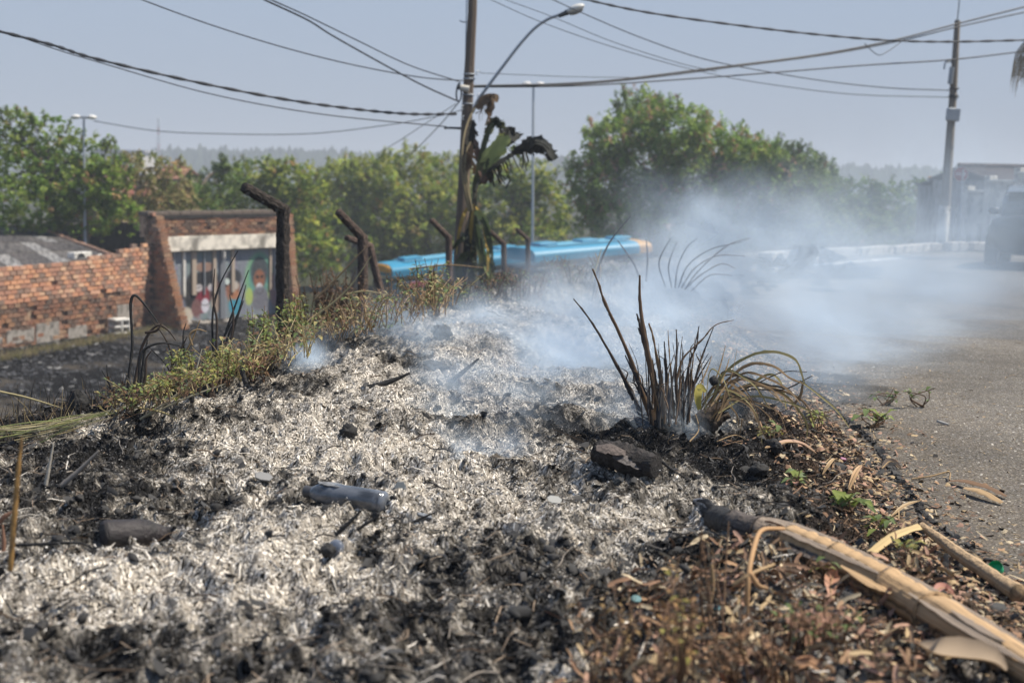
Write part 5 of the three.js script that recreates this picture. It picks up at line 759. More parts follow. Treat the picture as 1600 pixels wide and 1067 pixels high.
// ------------------------------------------------------------------ the long dry stalk lying across the lower right corner
const mLog = std([0.47, 0.32, 0.18], 0.85, { map: rep(TX.fibre, 6, 1.2), bumpMap: rep(TX.fibre, 6, 1.2), bumpScale: 0.006 }), mLogGrey = std([0.27, 0.22, 0.18], 0.85, { map: rep(TX.fibre, 8, 2), bumpMap: rep(TX.fibre, 8, 2), bumpScale: 0.006 }), mLogDark = std([0.10, 0.085, 0.08], 0.9, { map: rep(TX.fibre, 8, 2), ...bumpy(0.006, 8) });
{
  const key = [[1120, 812, 40, 0.06], [1165, 826, 42, 0.06], [1230, 846, 50, 0.06], [1320, 886, 58, 0.055], [1420, 940, 64, 0.05], [1520, 1000, 68, 0.05], [1630, 1066, 66, 0.05]], pts = key.map(([x, y, w, l]) => { const g = G(x, y + w * 0.35); const p = P(x, y, g.d); p.y = Math.max(p.y, g.y + w / 2 * mpp(g.d) * 0.8); p.w = w * mpp(g.d); p.d = g.d; return p; });
  const c = pts[3].clone(), t = thing('dry_stalk', 'long pale bamboo like stalk lying across the lower right corner, its far end burnt', 'stalk', c), q = pts.map((p) => p.clone().sub(c)), W2 = (f) => table(pts.map((p, i) => [i / 6, p.w / 2]))(f), path = new THREE.CatmullRomCurve3(q, false, 'centripetal'), cut = [[0.0, 0.12, MT.char], [0.12, 0.23, mLogDark], [0.23, 0.34, mLogGrey], [0.34, 0.475, mLog], [0.475, 0.60, mLog], [0.60, 0.735, mLog], [0.735, 1, mLog]];
  cut.forEach(([a, b, m], i) => { const pp = []; for (let j = 0; j <= 16; j++) pp.push(path.getPoint(lerp(a, b, j / 16))); mesh('joint', tube(pp, (f) => W2(lerp(a, b, f)) * (0.95 + 0.10 * Math.pow(Math.abs(f * 2 - 1), 6)) * (1 - 0.09 * n2(f * 5, i)), 22, 0.10, i + 2), m, t); if (i > 2) { const p = path.getPoint(a), T = path.getTangent(a), r0 = mesh('node_ring', new THREE.TorusGeometry(W2(a) * 1.0, W2(a) * 0.055, 6, 26), i % 2 ? mLogGrey : mLog, t); r0.position.copy(p); r0.quaternion.setFromUnitVectors(V(0, 0, 1), T); } });
  const strip = (a, b, ang, wd, m, out = 1.03) => { const pp = []; for (let j = 0; j <= 14; j++) { const f = lerp(a, b, j / 14), p = path.getPoint(f), T = path.getTangent(f), S = V(0, 1, 0).cross(T).normalize(), U = T.clone().cross(S); pp.push(p.addScaledVector(S, Math.sin(ang) * W2(f) * out).addScaledVector(U, Math.cos(ang) * W2(f) * out)); } mesh('bark_strip', blade(pp, (f) => wd * (0.35 + Math.sin(Math.PI * f)), V(0, 0.8, 0.4), -0.3, 0.2), m, t); };
  strip(0.2, 0.5, 0.5, 0.03, mLogGrey); strip(0.55, 0.95, 0.7, 0.02, mLogGrey, 1.04); strip(0.7, 1, -0.75, 0.02, mLogGrey, 1.05); strip(0.26, 0.6, -0.7, 0.02, mLogGrey, 1.06); strip(0.45, 0.58, 0.8, 0.02, mLogGrey, 1.08); strip(0.36, 0.5, -1.3, 0.03, mLogDark, 1.08); strip(0.8, 0.92, -0.4, 0.016, mLogGrey, 1.03); strip(0.52, 0.66, -1.2, 0.025, mLog, 1.12);
  const r = rng(17); for (let i = 0; i < 13; i++) { const p = q[0], e = P(1062 + rr(-6, 56, r), 786 + rr(-10, 46, r), pts[0].d + rr(0.1, 0.5, r)).sub(c), s = p.clone().add(V(rr(-0.03, 0.05, r), rr(-0.04, 0.03, r), rr(-0.02, 0.02, r))); mesh('charred_splinter', tube(spline([s, s.clone().lerp(e, 0.5).add(V(rr(-0.02, 0.02, r), rr(-0.01, 0.03, r), 0)), e], 10), [0.016, 0.012, 0.004], 6, 0.4, i), i % 3 ? MT.char : std([0.34, 0.34, 0.35], 0.95), t); }
}
{ // thinner forked branch beyond it
  const pt = (x, y, l = 0.02) => { const g = G(x, y + 8); const p = P(x, y, g.d); p.y = g.y + l; return p; };
  const A = [[1362, 868, 0.03], [1396, 851, 0.05], [1442, 836, 0.06]].map((a) => pt(...a)), B = [[1440, 838, 0.055], [1474, 862, 0.05], [1500, 880, 0.045], [1530, 898, 0.04], [1562, 918, 0.035], [1592, 938, 0.035]].map((a) => pt(...a)), c = B[2].clone(), t = thing('dry_branch', 'thin bent dry branch beside the long pale stalk at the road edge', 'branch', c), k = mpp(4.4);
  mesh('side_arm', blade(spline(A.map((p) => p.clone().sub(c)), 14), (f) => 20 * k * (0.7 + 0.3 * f), V(0, 1, 0.4), -0.35, 0.08), std([0.50, 0.38, 0.19], 0.8, { map: rep(TX.fibre, 8, 2) }), t);
  mesh('branch', tube(spline(B.map((p) => p.clone().sub(c)), 26), [7 * k, 9 * k, 11 * k, 12 * k, 12 * k, 15 * k], 12, 0.12, 4), std([0.46, 0.33, 0.20], 0.8, { map: rep(TX.fibre, 8, 2), ...bumpy(0.004, 8) }), t);
  mesh('knot', lump(13 * k, 2, 0.3, 2, 3, [0.6, 0.5, 1]), MT.charBrown, t).position.copy(A[2].clone().sub(c));
  const [g, q] = groundThing('green_plastic_ring', 'bright green plastic cap resting by the thin dry branch', 'cap', 1556, 902, 0.4, 0.03); g.rotation.z = 0.5; g.rotation.x = 0.5;
  mesh('cap_wall', new THREE.CylinderGeometry(11 * q, 11 * q, 11 * q, 24, 1, true), phys([0.0, 0.36, 0.16], 0.35, { side: THREE.DoubleSide }), g); mesh('cap_top', new THREE.CylinderGeometry(10.8 * q, 10.8 * q, 1.5 * q, 24).translate(0, -5 * q, 0), phys([0.0, 0.36, 0.16], 0.35, {}), g); 
}
{ // strip of bark on the road
  const [t, k, d] = groundThing('bark_strip', 'split strip of brown bark lying alone on the asphalt', 'bark', 1530, 775, 0, 0.02), c = t.position, Q = (x, y, l) => { const g = G(x, y); g.y += l; return g.sub(c); };
  mesh('bark', blade(spline([Q(1508, 772, 0.03), Q(1535, 782, 0.045), Q(1568, 792, 0.02)], 14), (f) => 18 * k * Math.sin(0.5 + f * 2.2), V(0, 1, 0.2), -0.5, 0.1), std([0.42, 0.29, 0.16], 0.85, { map: rep(TX.fibre, 10, 3), side: THREE.DoubleSide }), t);
  mesh('bark', blade(spline([Q(1482, 756, 0.015), Q(1510, 764, 0.04), Q(1545, 772, 0.035), Q(1574, 782, 0.02)], 14), (f) => 14 * k * Math.sin(0.4 + f * 2.3), V(0, 1, 0.2), -0.5, 0.15), std([0.20, 0.12, 0.07], 0.85, { map: rep(TX.fibre, 10, 3), side: THREE.DoubleSide }), t);
  mesh('twig', tube(spline([Q(1425, 752, 0.01), Q(1455, 751, 0.02), Q(1482, 748, 0.03), Q(1484, 757, 0.02)], 14), 1.4 * k, 5), MT.dryStem, t);
}
function curledLeaf(label, pts, w, col, name = 'dry_leaf', curl = 0.55, ribs = false) {
  const g0 = G(pts[0][0], pts[0][1]), c = V(g0.x, g0.y, g0.z), t = thing(name, label, 'leaf', c), k = mpp(g0.d), q = pts.map(([x, y, l = 0.02]) => { const g = G(x, y); g.y += l; return g.sub(c); });
  mesh('leaf_blade', blade(spline(q, 24), (f) => w * k * Math.pow(Math.sin(Math.PI * clamp(0.04 + 0.93 * f, 0, 1)), 0.7), V(0, 1, 0.5), curl, 0.05), leafMat(col, 0.25), t); mesh('midrib', tube(spline(q.map((p) => p.clone().add(V(0, 0.002, 0.001))), 20), [1.6 * k, 0.6 * k], 5), MT.dryStem, t); return t;
}
curledLeaf('large curled tan leaf against the pale stalk at the bottom right', [[1434, 1040, 0.05], [1462, 1052, 0.045], [1505, 1058, 0.045], [1545, 1060, 0.04], [1572, 1062, 0.02]], 46, [0.42, 0.32, 0.225], 'dry_leaf', 1.0);
curledLeaf('pinkish brown crumpled leaf on the black char above the stalk', [[1205, 708, 0.02], [1230, 704, 0.035], [1255, 706, 0.03], [1276, 712, 0.01]], 13, [0.46, 0.30, 0.21]);
curledLeaf('light brown leaf left of the pinkish one by the clump foot', [[1195, 708, 0.02], [1212, 703, 0.02], [1224, 702, 0.01]], 9, [0.42, 0.29, 0.20]);
curledLeaf('rusty dry leaf standing beside the shaded stalk', [[1298, 946, 0.02], [1300, 930, 0.05], [1306, 922, 0.06]], 24, [0.46, 0.24, 0.15]);
curledLeaf('reddish leaf between the stalk and the thin branch', [[1458, 940, 0.02], [1475, 936, 0.03], [1490, 940, 0.02]], 18, [0.42, 0.20, 0.15]);
curledLeaf('broad rusty leaf at the bottom among the weeds', [[1260, 1030, 0.03], [1280, 1012, 0.06], [1296, 996, 0.06]], 26, [0.36, 0.20, 0.13]);
curledLeaf('tan leaf strip at the bottom edge below the weeds', [[1180, 1044, 0.03], [1200, 1056, 0.03], [1216, 1066, 0.02]], 16, [0.50, 0.30, 0.17]);
curledLeaf('orange brown leaf at the very bottom edge', [[1236, 1064, 0.02], [1260, 1060, 0.035], [1290, 1066, 0.02]], 22, [0.50, 0.29, 0.17]);
curledLeaf('narrow dry leaf on the litter by the road', [[1285, 746, 0.01], [1296, 736, 0.03], [1308, 727, 0.03]], 6, [0.52, 0.37, 0.21]);
curledLeaf('upright tan leaf among the green weeds by the road', [[1326, 774, 0.02], [1336, 760, 0.05], [1346, 748, 0.06]], 9, [0.52, 0.34, 0.19]);
curledLeaf('pale leaf strip leaning on the litter below the green weeds', [[1392, 812, 0.01], [1415, 802, 0.03], [1438, 794, 0.03]], 7, [0.50, 0.38, 0.23]);
curledLeaf('dark brown crumpled leaf lying on the bare asphalt', [[1378, 736, 0.01], [1392, 732, 0.03], [1408, 736, 0.01]], 12, [0.10, 0.075, 0.06]);

// ------------------------------------------------------------------ living weeds
const weedG = leafMat([0.22, 0.27, 0.06], 0.4), weedG2 = leafMat([0.13, 0.18, 0.06], 0.35), weedY = leafMat([0.33, 0.30, 0.08], 0.4), weedB = leafMat([0.16, 0.09, 0.05], 0.25), weedDk = leafMat([0.06, 0.045, 0.03], 0.15);
// shoots: [base, tip] in the photograph, all at one distance; leaves: count, size in pixels
function weed(name, label, shoots, dist, { leaves = 10, size = 7, mats = [weedG, weedG2], stem = MT.brownStem, w = 2, seed = 1, group, spread = 0.5, fold = 0.3, cat = 'weed', jut = 0.15 } = {}) {
  const d = Math.min(dist, G(...shoots[0][0]).d - 0.04), r = rng(seed * 331 + 5), b0 = P(...shoots[0][0], d), c = V(b0.x, Math.min(b0.y, height(b0.x, b0.z) + 0.3), b0.z), k = mpp(d), t = thing(name, label, cat, c, 0, group), st = new MB(), lv = mats.map(() => new MB());
  for (const sh of shoots) {
    const dz = rr(-jut, jut, r), p = spline(sh.map(([x, y], i) => P(x, y, d + dz * (0.3 + i)).sub(c)), 18); st.add(tube(p, [w * k / 2, w * k / 4], 5));
    for (let i = 0; i < leaves; i++) {
      const f = 0.15 + 0.85 * Math.sqrt(r()), o = p[Math.floor(f * 17)], a = r() * 6.28, dir = V(Math.cos(a), rr(-0.35, 0.8, r), Math.sin(a)).normalize(), L = size * k * rr(0.6, 1.3, r), m = Math.floor(r() * mats.length), s = o.clone().addScaledVector(dir, L * spread * 0.4);
      lv[m].add(blade([s, s.clone().addScaledVector(dir, L * 0.5).add(V(0, L * 0.06, 0)), s.clone().addScaledVector(dir, L).add(V(0, -L * 0.18, 0))], (q) => L * 0.5 * Math.sin(Math.PI * clamp(0.08 + 0.86 * q, 0, 1)) + 0.001, V(rr(-0.3, 0.3, r), 1, rr(-0.3, 0.3, r)), fold, 0.1, r));
    }
  }
  mesh('stem', st.geo(), stem, t); lv.forEach((b, i) => b.i.length && mesh('foliage', b.geo(), mats[i], t)); return t;
}
const fan = (x0, x1, yb, n, h, lean, seed) => { const r = rng(seed), o = []; for (let i = 0; i < n; i++) { const x = rr(x0, x1, r), hh = h * rr(0.55, 1.1, r), l = rr(lean[0], lean[1], r); o.push([[x, yb + rr(-8, 8, r)], [x + l * 0.4, yb - hh * 0.5], [x + l, yb - hh]]); } return o; };
weed('weed', 'low sprawling yellow green weed at the left end of the embankment edge', [...fan(215, 262, 622, 16, 34, [-18, 26], 3).slice(0, 9), [[170, 650], [210, 622], [260, 598]], [[165, 655], [215, 612], [275, 578]], [[190, 648], [230, 620], [262, 612]]], 7.4, { leaves: 24, size: 9, mats: [weedG, weedY, weedG2], seed: 1 });
weed('weed', 'rounded green weed left of the pale straw on the embankment edge', fan(262, 322, 605, 20, 58, [-20, 22], 5), 7.7, { leaves: 22, size: 8.5, mats: [weedG, weedG2, weedY], seed: 2 });
weed('weed', 'dense green weed below the standing burnt stems', fan(318, 372, 598, 22, 52, [-16, 18], 7), 8.2, { leaves: 22, size: 8, mats: [weedG2, weedG, weedY], seed: 3 });
weed('weed', 'tall leafy weed left of the thick burnt fence post', fan(385, 428, 566, 18, 82, [-12, 16], 9), 9.2, { leaves: 16, size: 9, mats: [weedG2, weedG], seed: 4 });
weed('weed', 'tall leafy weed in front of the thick burnt fence post', fan(436, 486, 552, 22, 92, [-16, 18], 11), 10, { leaves: 17, size: 8.5, mats: [weedG2, weedG, weedY], seed: 5 });
weed('weed', 'dry tan weed with bent blades on the embankment edge', [...fan(375, 440, 600, 16, 46, [-24, 30], 13), [[385, 575], [400, 548], [428, 542], [452, 552]], [[390, 590], [396, 560], [412, 545]]], 8.3, { leaves: 8, size: 14, mats: [leafMat([0.36, 0.26, 0.12], 0.3), weedB], seed: 6 });
weed('weed', 'brown tangle of dead weeds between the first two fence posts', fan(478, 562, 515, 60, 90, [-34, 34], 15), 14, { leaves: 6, size: 8, mats: [weedB, weedDk], seed: 7, stem: MT.brownStem, w: 2.4 });
weed('weed', 'low green weed with arching leaves right of the second post', [[[585, 522], [592, 500], [612, 496]], [[585, 522], [600, 508], [622, 508]], [[590, 524], [590, 505], [584, 500]], [[588, 520], [570, 516], [552, 520]], [[600, 520], [618, 504], [632, 500]]], 11, { leaves: 12, size: 11, mats: [weedG2, weedG], seed: 8 });
weed('weed', 'leafy grey green weed left of the dark utility pole', [...fan(655, 700, 500, 26, 96, [-22, 22], 17), [[680, 490], [690, 430], [705, 405]], [[660, 490], [650, 440], [642, 420]]], 15, { leaves: 17, size: 8, mats: [weedG2, weedG, weedB], seed: 9 });
weed('weed', 'tangled brown weed in front of the left bus end', fan(610, 668, 500, 34, 72, [-26, 26], 19), 18, { leaves: 9, size: 7.5, mats: [weedB, weedG2, weedDk], seed: 10 });
weed('weed', 'scrubby weeds between the banana plant and the smoke', fan(755, 845, 472, 46, 52, [-24, 24], 21), 17.5, { leaves: 10, size: 7, mats: [weedB, weedG2, weedDk], seed: 11 });
weed('weed', 'smoky scrub below the right bus', fan(845, 985, 446, 54, 44, [-24, 24], 23), 17, { leaves: 8, size: 7, mats: [weedB, weedDk, weedG2], seed: 12 });
weed('weed', 'dark burnt undergrowth at the foot of the utility pole', fan(690, 770, 488, 50, 58, [-22, 22], 27), 21, { leaves: 8, size: 8, mats: [weedDk, weedB, weedG2], seed: 13, stem: MT.char });
const broad = (label, px, py, n, s, seed, mats = [weedG, weedG2]) => { const g = G(px, py), r = rng(seed), sh = []; for (let i = 0; i < n; i++) sh.push([[px + rr(-8, 8, r), py], [px + rr(-20, 20, r), py - rr(8, 20, r)], [px + rr(-30, 30, r), py - rr(14, 34, r)]]); weed('weed', label, sh, g.d - 0.02, { leaves: 3, size: s, mats, seed, w: 2.4, spread: 0.2, fold: 0.25, jut: 0.05 }); };
broad('small green weed with pink tinged leaves on the char by the road', 1248, 764, 6, 22, 41, [weedG, weedG2, leafMat([0.45, 0.22, 0.16], 0.3)]); broad('green broad leaved weed above the shaded end of the stalk', 1330, 800, 9, 26, 42); broad('wilted green weed between the stalk and the road', 1388, 836, 5, 24, 43); broad('green seedling at the road side below the arching blades', 1284, 672, 6, 16, 44, [weedY, weedG]); broad('green weed lying on the road edge right of the arching blades', 1366, 668, 7, 17, 45); broad('small leafy sprig farther along the road edge', 1382, 634, 5, 14, 46, [weedG2]); broad('limp leafy sprig on the asphalt beside the litter', 1440, 636, 5, 13, 47, [weedG2]); broad('olive weed tuft between the thin branch arms', 1420, 872, 6, 18, 48, [weedG2, weedY]); broad('green leafed weed against the near side of the stalk', 1290, 906, 10, 16, 49, [weedG, weedG2, weedB]);
broad('yellowed weed under the arching blades of the clump', 1205, 690, 8, 15, 50, [weedY, weedG2]);
// weeds close to the lens, brown and out of focus
for (const [label, x0, x1, yb, n, h, sd, m] of [['brown dry weed at the bottom, left of the turquoise scraps', 925, 1000, 1075, 16, 190, 61, [weedB, leafMat([0.34, 0.22, 0.09], 0.3), weedDk]], ['tall rusty weed in the bottom foreground right of the middle', 1020, 1085, 1070, 22, 235, 62, [weedB, leafMat([0.38, 0.22, 0.09], 0.3), weedY]], ['dark seeded weed stem rising in front of the burnt stalk end', 1095, 1135, 1010, 8, 225, 63, [weedDk, weedB]], ['brown weed tangle in the bottom foreground below the stalk', 1110, 1210, 1075, 26, 150, 64, [weedB, weedDk, leafMat([0.30, 0.17, 0.09], 0.3)]], ['low reddish weed litter under the near side of the stalk', 1205, 1330, 1010, 26, 90, 65, [weedB, leafMat([0.34, 0.19, 0.13], 0.3), weedG2]]]) weed('dry_weed', label, fan(x0, x1, yb, n, h * 0.8, [-34, 34], sd), G((x0 + x1) / 2, Math.min(yb, 1062)).d - 0.05, { leaves: 6, size: 14, mats: m, seed: sd, w: 3.6, stem: MT.brownStem, jut: 0.12, cat: 'weed' });
{ const d = 3.55, c = P(1115, 960, d), k = mpp(d), t = thing('hooked_twig', 'bent tan stem hooked over the shaded part of the stalk', 'stem', c); const Q = (x, y, dd = 0) => P(x, y, d + dd).sub(c); mesh('stem', tube(spline([Q(1166, 970), Q(1170, 900), Q(1180, 850, 0.1), Q(1192, 828, 0.2), Q(1225, 826, 0.3)], 24), [4.5 * k, 4 * k, 3.4 * k], 8, 0.1), std([0.42, 0.25, 0.12], 0.8), t); mesh('side_stem', tube(spline([Q(1145, 915), Q(1172, 898), Q(1210, 882, 0.1)], 12), [3.5 * k, 2.5 * k], 7), std([0.34, 0.23, 0.12], 0.8), t); mesh('side_stem', tube(spline([Q(1172, 895), Q(1186, 915), Q(1200, 920)], 12), [4.5 * k, 3 * k], 7), std([0.42, 0.25, 0.12], 0.8), t); mesh('side_stem', tube(spline([Q(1112, 880), Q(1114, 920), Q(1104, 960)], 12), [3 * k, 3.5 * k], 7), MT.dryStem, t); }

// ------------------------------------------------------------------ burnt stems and straw on the left
function stems(name, label, lists, dist, w, mats, seed, part = 'stem', cat = 'stem', ground = true) { const r = rng(seed), d = ground ? Math.min(dist, G(...lists[0][0]).d - 0.04) : dist, b = P(...lists[0][0], d), c = V(b.x, b.y, b.z), k = mpp(d), t = thing(name, label, cat, c); lists.forEach((l, i) => { const dz = rr(-0.12, 0.12, r); mesh(part, tube(spline(l.map(([x, y]) => P(x, y, d + dz).sub(c)), 24), [w * k / 2 * rr(0.8, 1.3, r), w * k / 2, w * k / 5], 6, 0.18, i + seed), mats[i % mats.length], t); }); return t; }
stems('burnt_stems', 'hooked black burnt stems standing at the far left of the embankment', [[[196, 640], [200, 590], [206, 540], [204, 470], [209, 461], [224, 474], [236, 490], [247, 505]], [[202, 640], [215, 570], [224, 535], [246, 508], [262, 516], [274, 532]], [[212, 635], [216, 590], [223, 548], [250, 536], [280, 540]], [[208, 636], [226, 590], [228, 560], [236, 548]], [[194, 630], [200, 600], [196, 585]], [[226, 520], [244, 516], [252, 505]], [[218, 620], [224, 560], [230, 530]]], 7.5, 4.6, [MT.char, mStalk[0]], 81);
stems('burnt_stems', 'sheaf of straight black burnt stems before the painted wall', [[[333, 560], [331, 510], [334, 475], [345, 440], [371, 392]], [[336, 560], [338, 500], [333, 470], [335, 420]], [[340, 562], [352, 520], [366, 480], [388, 422]], [[344, 562], [358, 520], [372, 488], [384, 445]], [[349, 560], [360, 530], [364, 490], [358, 460]], [[355, 560], [366, 510], [380, 470]], [[338, 560], [348, 530], [364, 498]]], 8.6, 3.6, [MT.char, mStalk[0], MT.char], 83);
stems('burnt_stems', 'thin leaning burnt stems with curled dry tips left of the sheaf', [[[262, 600], [268, 560], [258, 530], [236, 500]], [[272, 600], [285, 560], [300, 530], [312, 500]], [[290, 610], [288, 570], [286, 520], [290, 505]], [[270, 570], [282, 545], [292, 526]], [[300, 540], [296, 522], [308, 515], [322, 518]], [[275, 620], [262, 575], [230, 540]]], 7.6, 3, [MT.charBrown, MT.dryStem, MT.char], 85);
stems('burnt_stems', 'two short burnt sprigs far left on the dark lot edge', [[[180, 625], [170, 600], [158, 578]], [[178, 625], [168, 590], [166, 570]], [[184, 622], [176, 606]]], 7.2, 3.4, [MT.char], 87);
stems('burnt_stems', 'short charred stumps standing in front of the green weeds', [[[320, 620], [318, 590], [316, 562]], [[325, 625], [330, 605], [322, 590]], [[300, 630], [297, 600]], [[335, 632], [333, 612]], [[384, 600], [378, 578], [380, 560]], [[240, 650], [243, 620]], [[185, 668], [188, 640], [180, 620]], [[192, 668], [196, 640]], [[176, 660], [174, 635]], [[214, 655], [212, 630]]], 7.0, 8, [MT.char, MT.charBrown], 89);
stems('burnt_stems', 'black burnt stems in the smoke behind the clump, left group', [[[925, 470], [935, 420], [952, 380], [985, 338]], [[930, 468], [938, 420], [930, 395]], [[1005, 450], [992, 415], [965, 375]], [[1010, 440], [1012, 400], [1010, 375]]], 14, 3.2, [mStalk[0], MT.dryStem, mStalk[0]], 91);
stems('burnt_stems', 'arching dead grass in the smoke behind the clump, right group', [[[1060, 450], [1075, 415], [1110, 390], [1160, 378]], [[1065, 450], [1085, 420], [1120, 400], [1165, 400]], [[1055, 450], [1060, 415], [1075, 385], [1090, 372]], [[1070, 452], [1095, 430], [1130, 412], [1150, 420]], [[1050, 450], [1045, 415], [1058, 378]], [[1072, 450], [1090, 425], [1140, 382], [1172, 372]], [[1040, 448], [1030, 410], [1048, 372]], [[1080, 455], [1110, 430], [1145, 430]]], 13, 2.6, [mStalk[0], mStalk[1]], 93);
stems('dead_stalks', 'loose tan stems crossing in front of the second fence post', [[[490, 470], [530, 430], [575, 382]], [[485, 500], [540, 455], [580, 400]], [[560, 560], [566, 510], [590, 470], [618, 440]], [[540, 460], [570, 455], [610, 462]], [[520, 520], [540, 480], [566, 465]], [[500, 540], [505, 500], [520, 460]]], 12.5, 2.6, [MT.dryStem, MT.straw], 95);
stems('dead_stalks', 'pale bent stem with a fallen leaf left of the banana plant', [[[700, 475], [730, 450], [760, 425]], [[640, 420], [700, 414], [755, 418]], [[925, 440], [935, 405], [940, 388]]], 16, 2.4, [MT.straw, MT.dryStem], 97);
{ // straw bundle
  const r = rng(301), L = []; for (let i = 0; i < 20; i++) { const y = rr(-16, 16, r); L.push([[-30, 688 + y + rr(-9, 9, r)], [50 + rr(-15, 15, r), 676 + y * 0.9 + rr(-4, 4, r)], [110 + rr(-15, 15, r), 663 + y * 0.7 + rr(-3, 3, r)], [178 - rr(0, 90, r) * r(), 648 + y * 0.5 + rr(-5, 5, r)]]); }
  stems('straw_bundle', 'bundle of yellow straw lying at the left edge of the ash', L, 5.9, 1.7, [MT.straw, std([0.36, 0.38, 0.14], 0.75), std([0.50, 0.42, 0.24], 0.75)], 99, 'straw', 'straw');
  stems('straw', 'single yellow straw poking out above the bundle at the left edge', [[[-20, 608], [40, 621], [97, 638]]], 6.3, 3.2, [MT.straw], 101, 'straw', 'straw'); 
  stems('straw', 'pale straw leaning across the green weeds on the embankment edge', [[[218, 655], [265, 625], [300, 590], [315, 545]], [[210, 636], [255, 645], [288, 660]], [[225, 652], [290, 622], [350, 600]]], 6.9, 3, [std([0.46, 0.42, 0.30], 0.75), MT.straw], 103, 'straw', 'straw');
  const mb = std([0.30, 0.17, 0.05], 0.6, { map: rep(TX.mott, 8) }); stems('standing_blade', 'golden brown blade standing upright at the lower left edge', [[[15, 892], [22, 800], [28, 730], [33, 684]]], 4.25, 9, [mb], 105, 'blade', 'blade'); stems('standing_blade', 'short rusty blade stub left of the upright golden blade', [[[2, 880], [5, 850], [3, 820]], [[-6, 820], [8, 806], [18, 800]]], 4.3, 8, [std([0.20, 0.10, 0.06], 0.7)], 107, 'blade', 'blade');
  stems('dry_stick', 'thin grey stick standing right of the golden blade', [[[68, 772], [74, 740], [83, 692]]], 4.9, 6, [MT.paleStem], 109, 'stick', 'stick'); stems('dry_stick', 'leaning grey stick at the left, slanting up to the right', [[[82, 770], [115, 742], [154, 704]]], 4.9, 8, [std([0.25, 0.22, 0.19], 0.85)], 111, 'stick', 'stick');
  stems('dry_stick', 'charred stick slanting along the ash slope below the crest', [[[575, 606], [605, 598], [640, 583]]], 8.1, 9, [MT.char], 113, 'stick', 'stick'); stems('dry_stick', 'second charred stick on the slope right of the middle', [[[700, 600], [725, 580], [748, 560]]], 8.4, 7, [MT.char], 115, 'stick', 'stick'); stems('dry_stick', 'dark wiry stick in front of the black bottle', [[[20, 852], [70, 850], [130, 850], [155, 866]]], 4.25, 5, [MT.char], 117, 'stick', 'stick');
  stems('dry_stick', 'thin charred stick from the shard down towards the lid', [[[620, 830], [650, 814], [680, 800]]], 4.75, 5, [MT.char], 119, 'stick', 'stick'); stems('dry_stick', 'charred twig running beside the grey bottle towards the lid', [[[524, 836], [550, 812], [566, 796]], [[545, 838], [572, 818], [590, 808]]], 4.6, 6, [MT.char], 121, 'stick', 'stick');
}

// ================================================================== LOOSE ASH, CHAR AND LITTER
const strip = (seed, w) => { const r = rng(seed), p = []; let a = 0; const q = V(0, 0, 0); for (let i = 0; i < 5; i++) { p.push(q.clone()); a += rr(-0.7, 0.7, r); q.add(V(0.25, 0.25 * Math.sin(a) * 0.5, 0.12 * rr(-1, 1, r))); } p.forEach((v) => v.sub(V(0.5, 0, 0))); return blade(p, (f) => w * (0.4 + Math.sin(Math.PI * (0.1 + 0.8 * f))), V(0, 1, 0), 0.5, 0.3, r); };
const chip = (seed) => { const r = rng(seed), pos = [0, 0.12, 0], idx = [], n = 7; for (let i = 0; i < n; i++) { const a = i / n * 6.283, q = rr(0.28, 0.55, r); pos.push(Math.cos(a) * q, rr(-0.12, 0.14, r), Math.sin(a) * q * 0.7); idx.push(0, 1 + (i + 1) % n, 1 + i); } const g = new THREE.BufferGeometry(); g.setAttribute('position', new THREE.Float32BufferAttribute(pos, 3)); g.setIndex(idx); g.computeVertexNormals(); return g; };
function scatter(name, label, cat, geo, n, mat, where, size, color, flatness = 0.5, seed = 1, lift = 0.3) {
  const r = rng(seed * 53 + 7), im = new THREE.InstancedMesh(geo, mat, n), m = new THREE.Matrix4(), q = new THREE.Quaternion(), e = new THREE.Euler(), col = new THREE.Color(); let i = 0, guard = 0;
  while (i < n && guard++ < n * 30) {
    const [x, z] = where(r), k = color(x, z, r); if (!k) continue; const s = size(r, -z);
    e.set(rr(-flatness, flatness, r) * 1.6, r() * 6.283, rr(-flatness, flatness, r) * 1.6, 'YXZ'); q.setFromEuler(e); m.compose(V(x, height(x, z) + s * lift * r() * 0.5, z), q, V(s, s * rr(0.6, 1.5, r), s)); im.setMatrixAt(i, m); col.setRGB(...k); im.setColorAt(i, col); i++;
  }
  im.count = i; im.name = numbered(name); im.castShadow = im.receiveShadow = true; scene.add(im); tag(im, label, cat, null, 'stuff'); return im;
}
const inView = (d0, d1, pow = 1) => (r) => { const D = d0 * Math.pow(d1 / d0, Math.pow(r(), pow)), hx = 0.385 * D; return [clamp(rr(-hx, hx, r), shoulder(D) - 0.6, roadEdge(D) + 0.15), -D]; };
const tint = (c, f) => c.map((v) => v * f);
const dm = std([1, 1, 1], 0.95, { side: THREE.DoubleSide });
const ashTone = (x, z, r) => { const w = ashAt(x, z), e = roadEdge(-z) - x; if (e < rr(-0.1, 0.35, r)) return null; const q = r(); if (q < w * 1.02 - 0.02) { const v = rr(0.36, 0.78, r), t = rr(0.86, 1, r); return [v, v * lerp(0.86, 0.965, t), v * lerp(0.55, 0.93, t)]; } if (q < w * 0.5 + 0.45) { const v = rr(0.015, 0.06, r); return [v, v, v]; } const v = rr(0.08, 0.26, r); return [v, v * 0.94, v * 0.88]; };
for (const [s, w, n] of [[1, 0.15, 34000], [2, 0.24, 40000], [3, 0.09, 26000]]) scatter('ash_flakes', 'curled strips of pale ash and char strewn over the burnt verge', 'ash', strip(s, w), n, dm, inView(2.7, 12.5, 0.8), (r, D) => (0.006 + 0.022 * r() * r()) * 0.55, ashTone, 0.34, s);
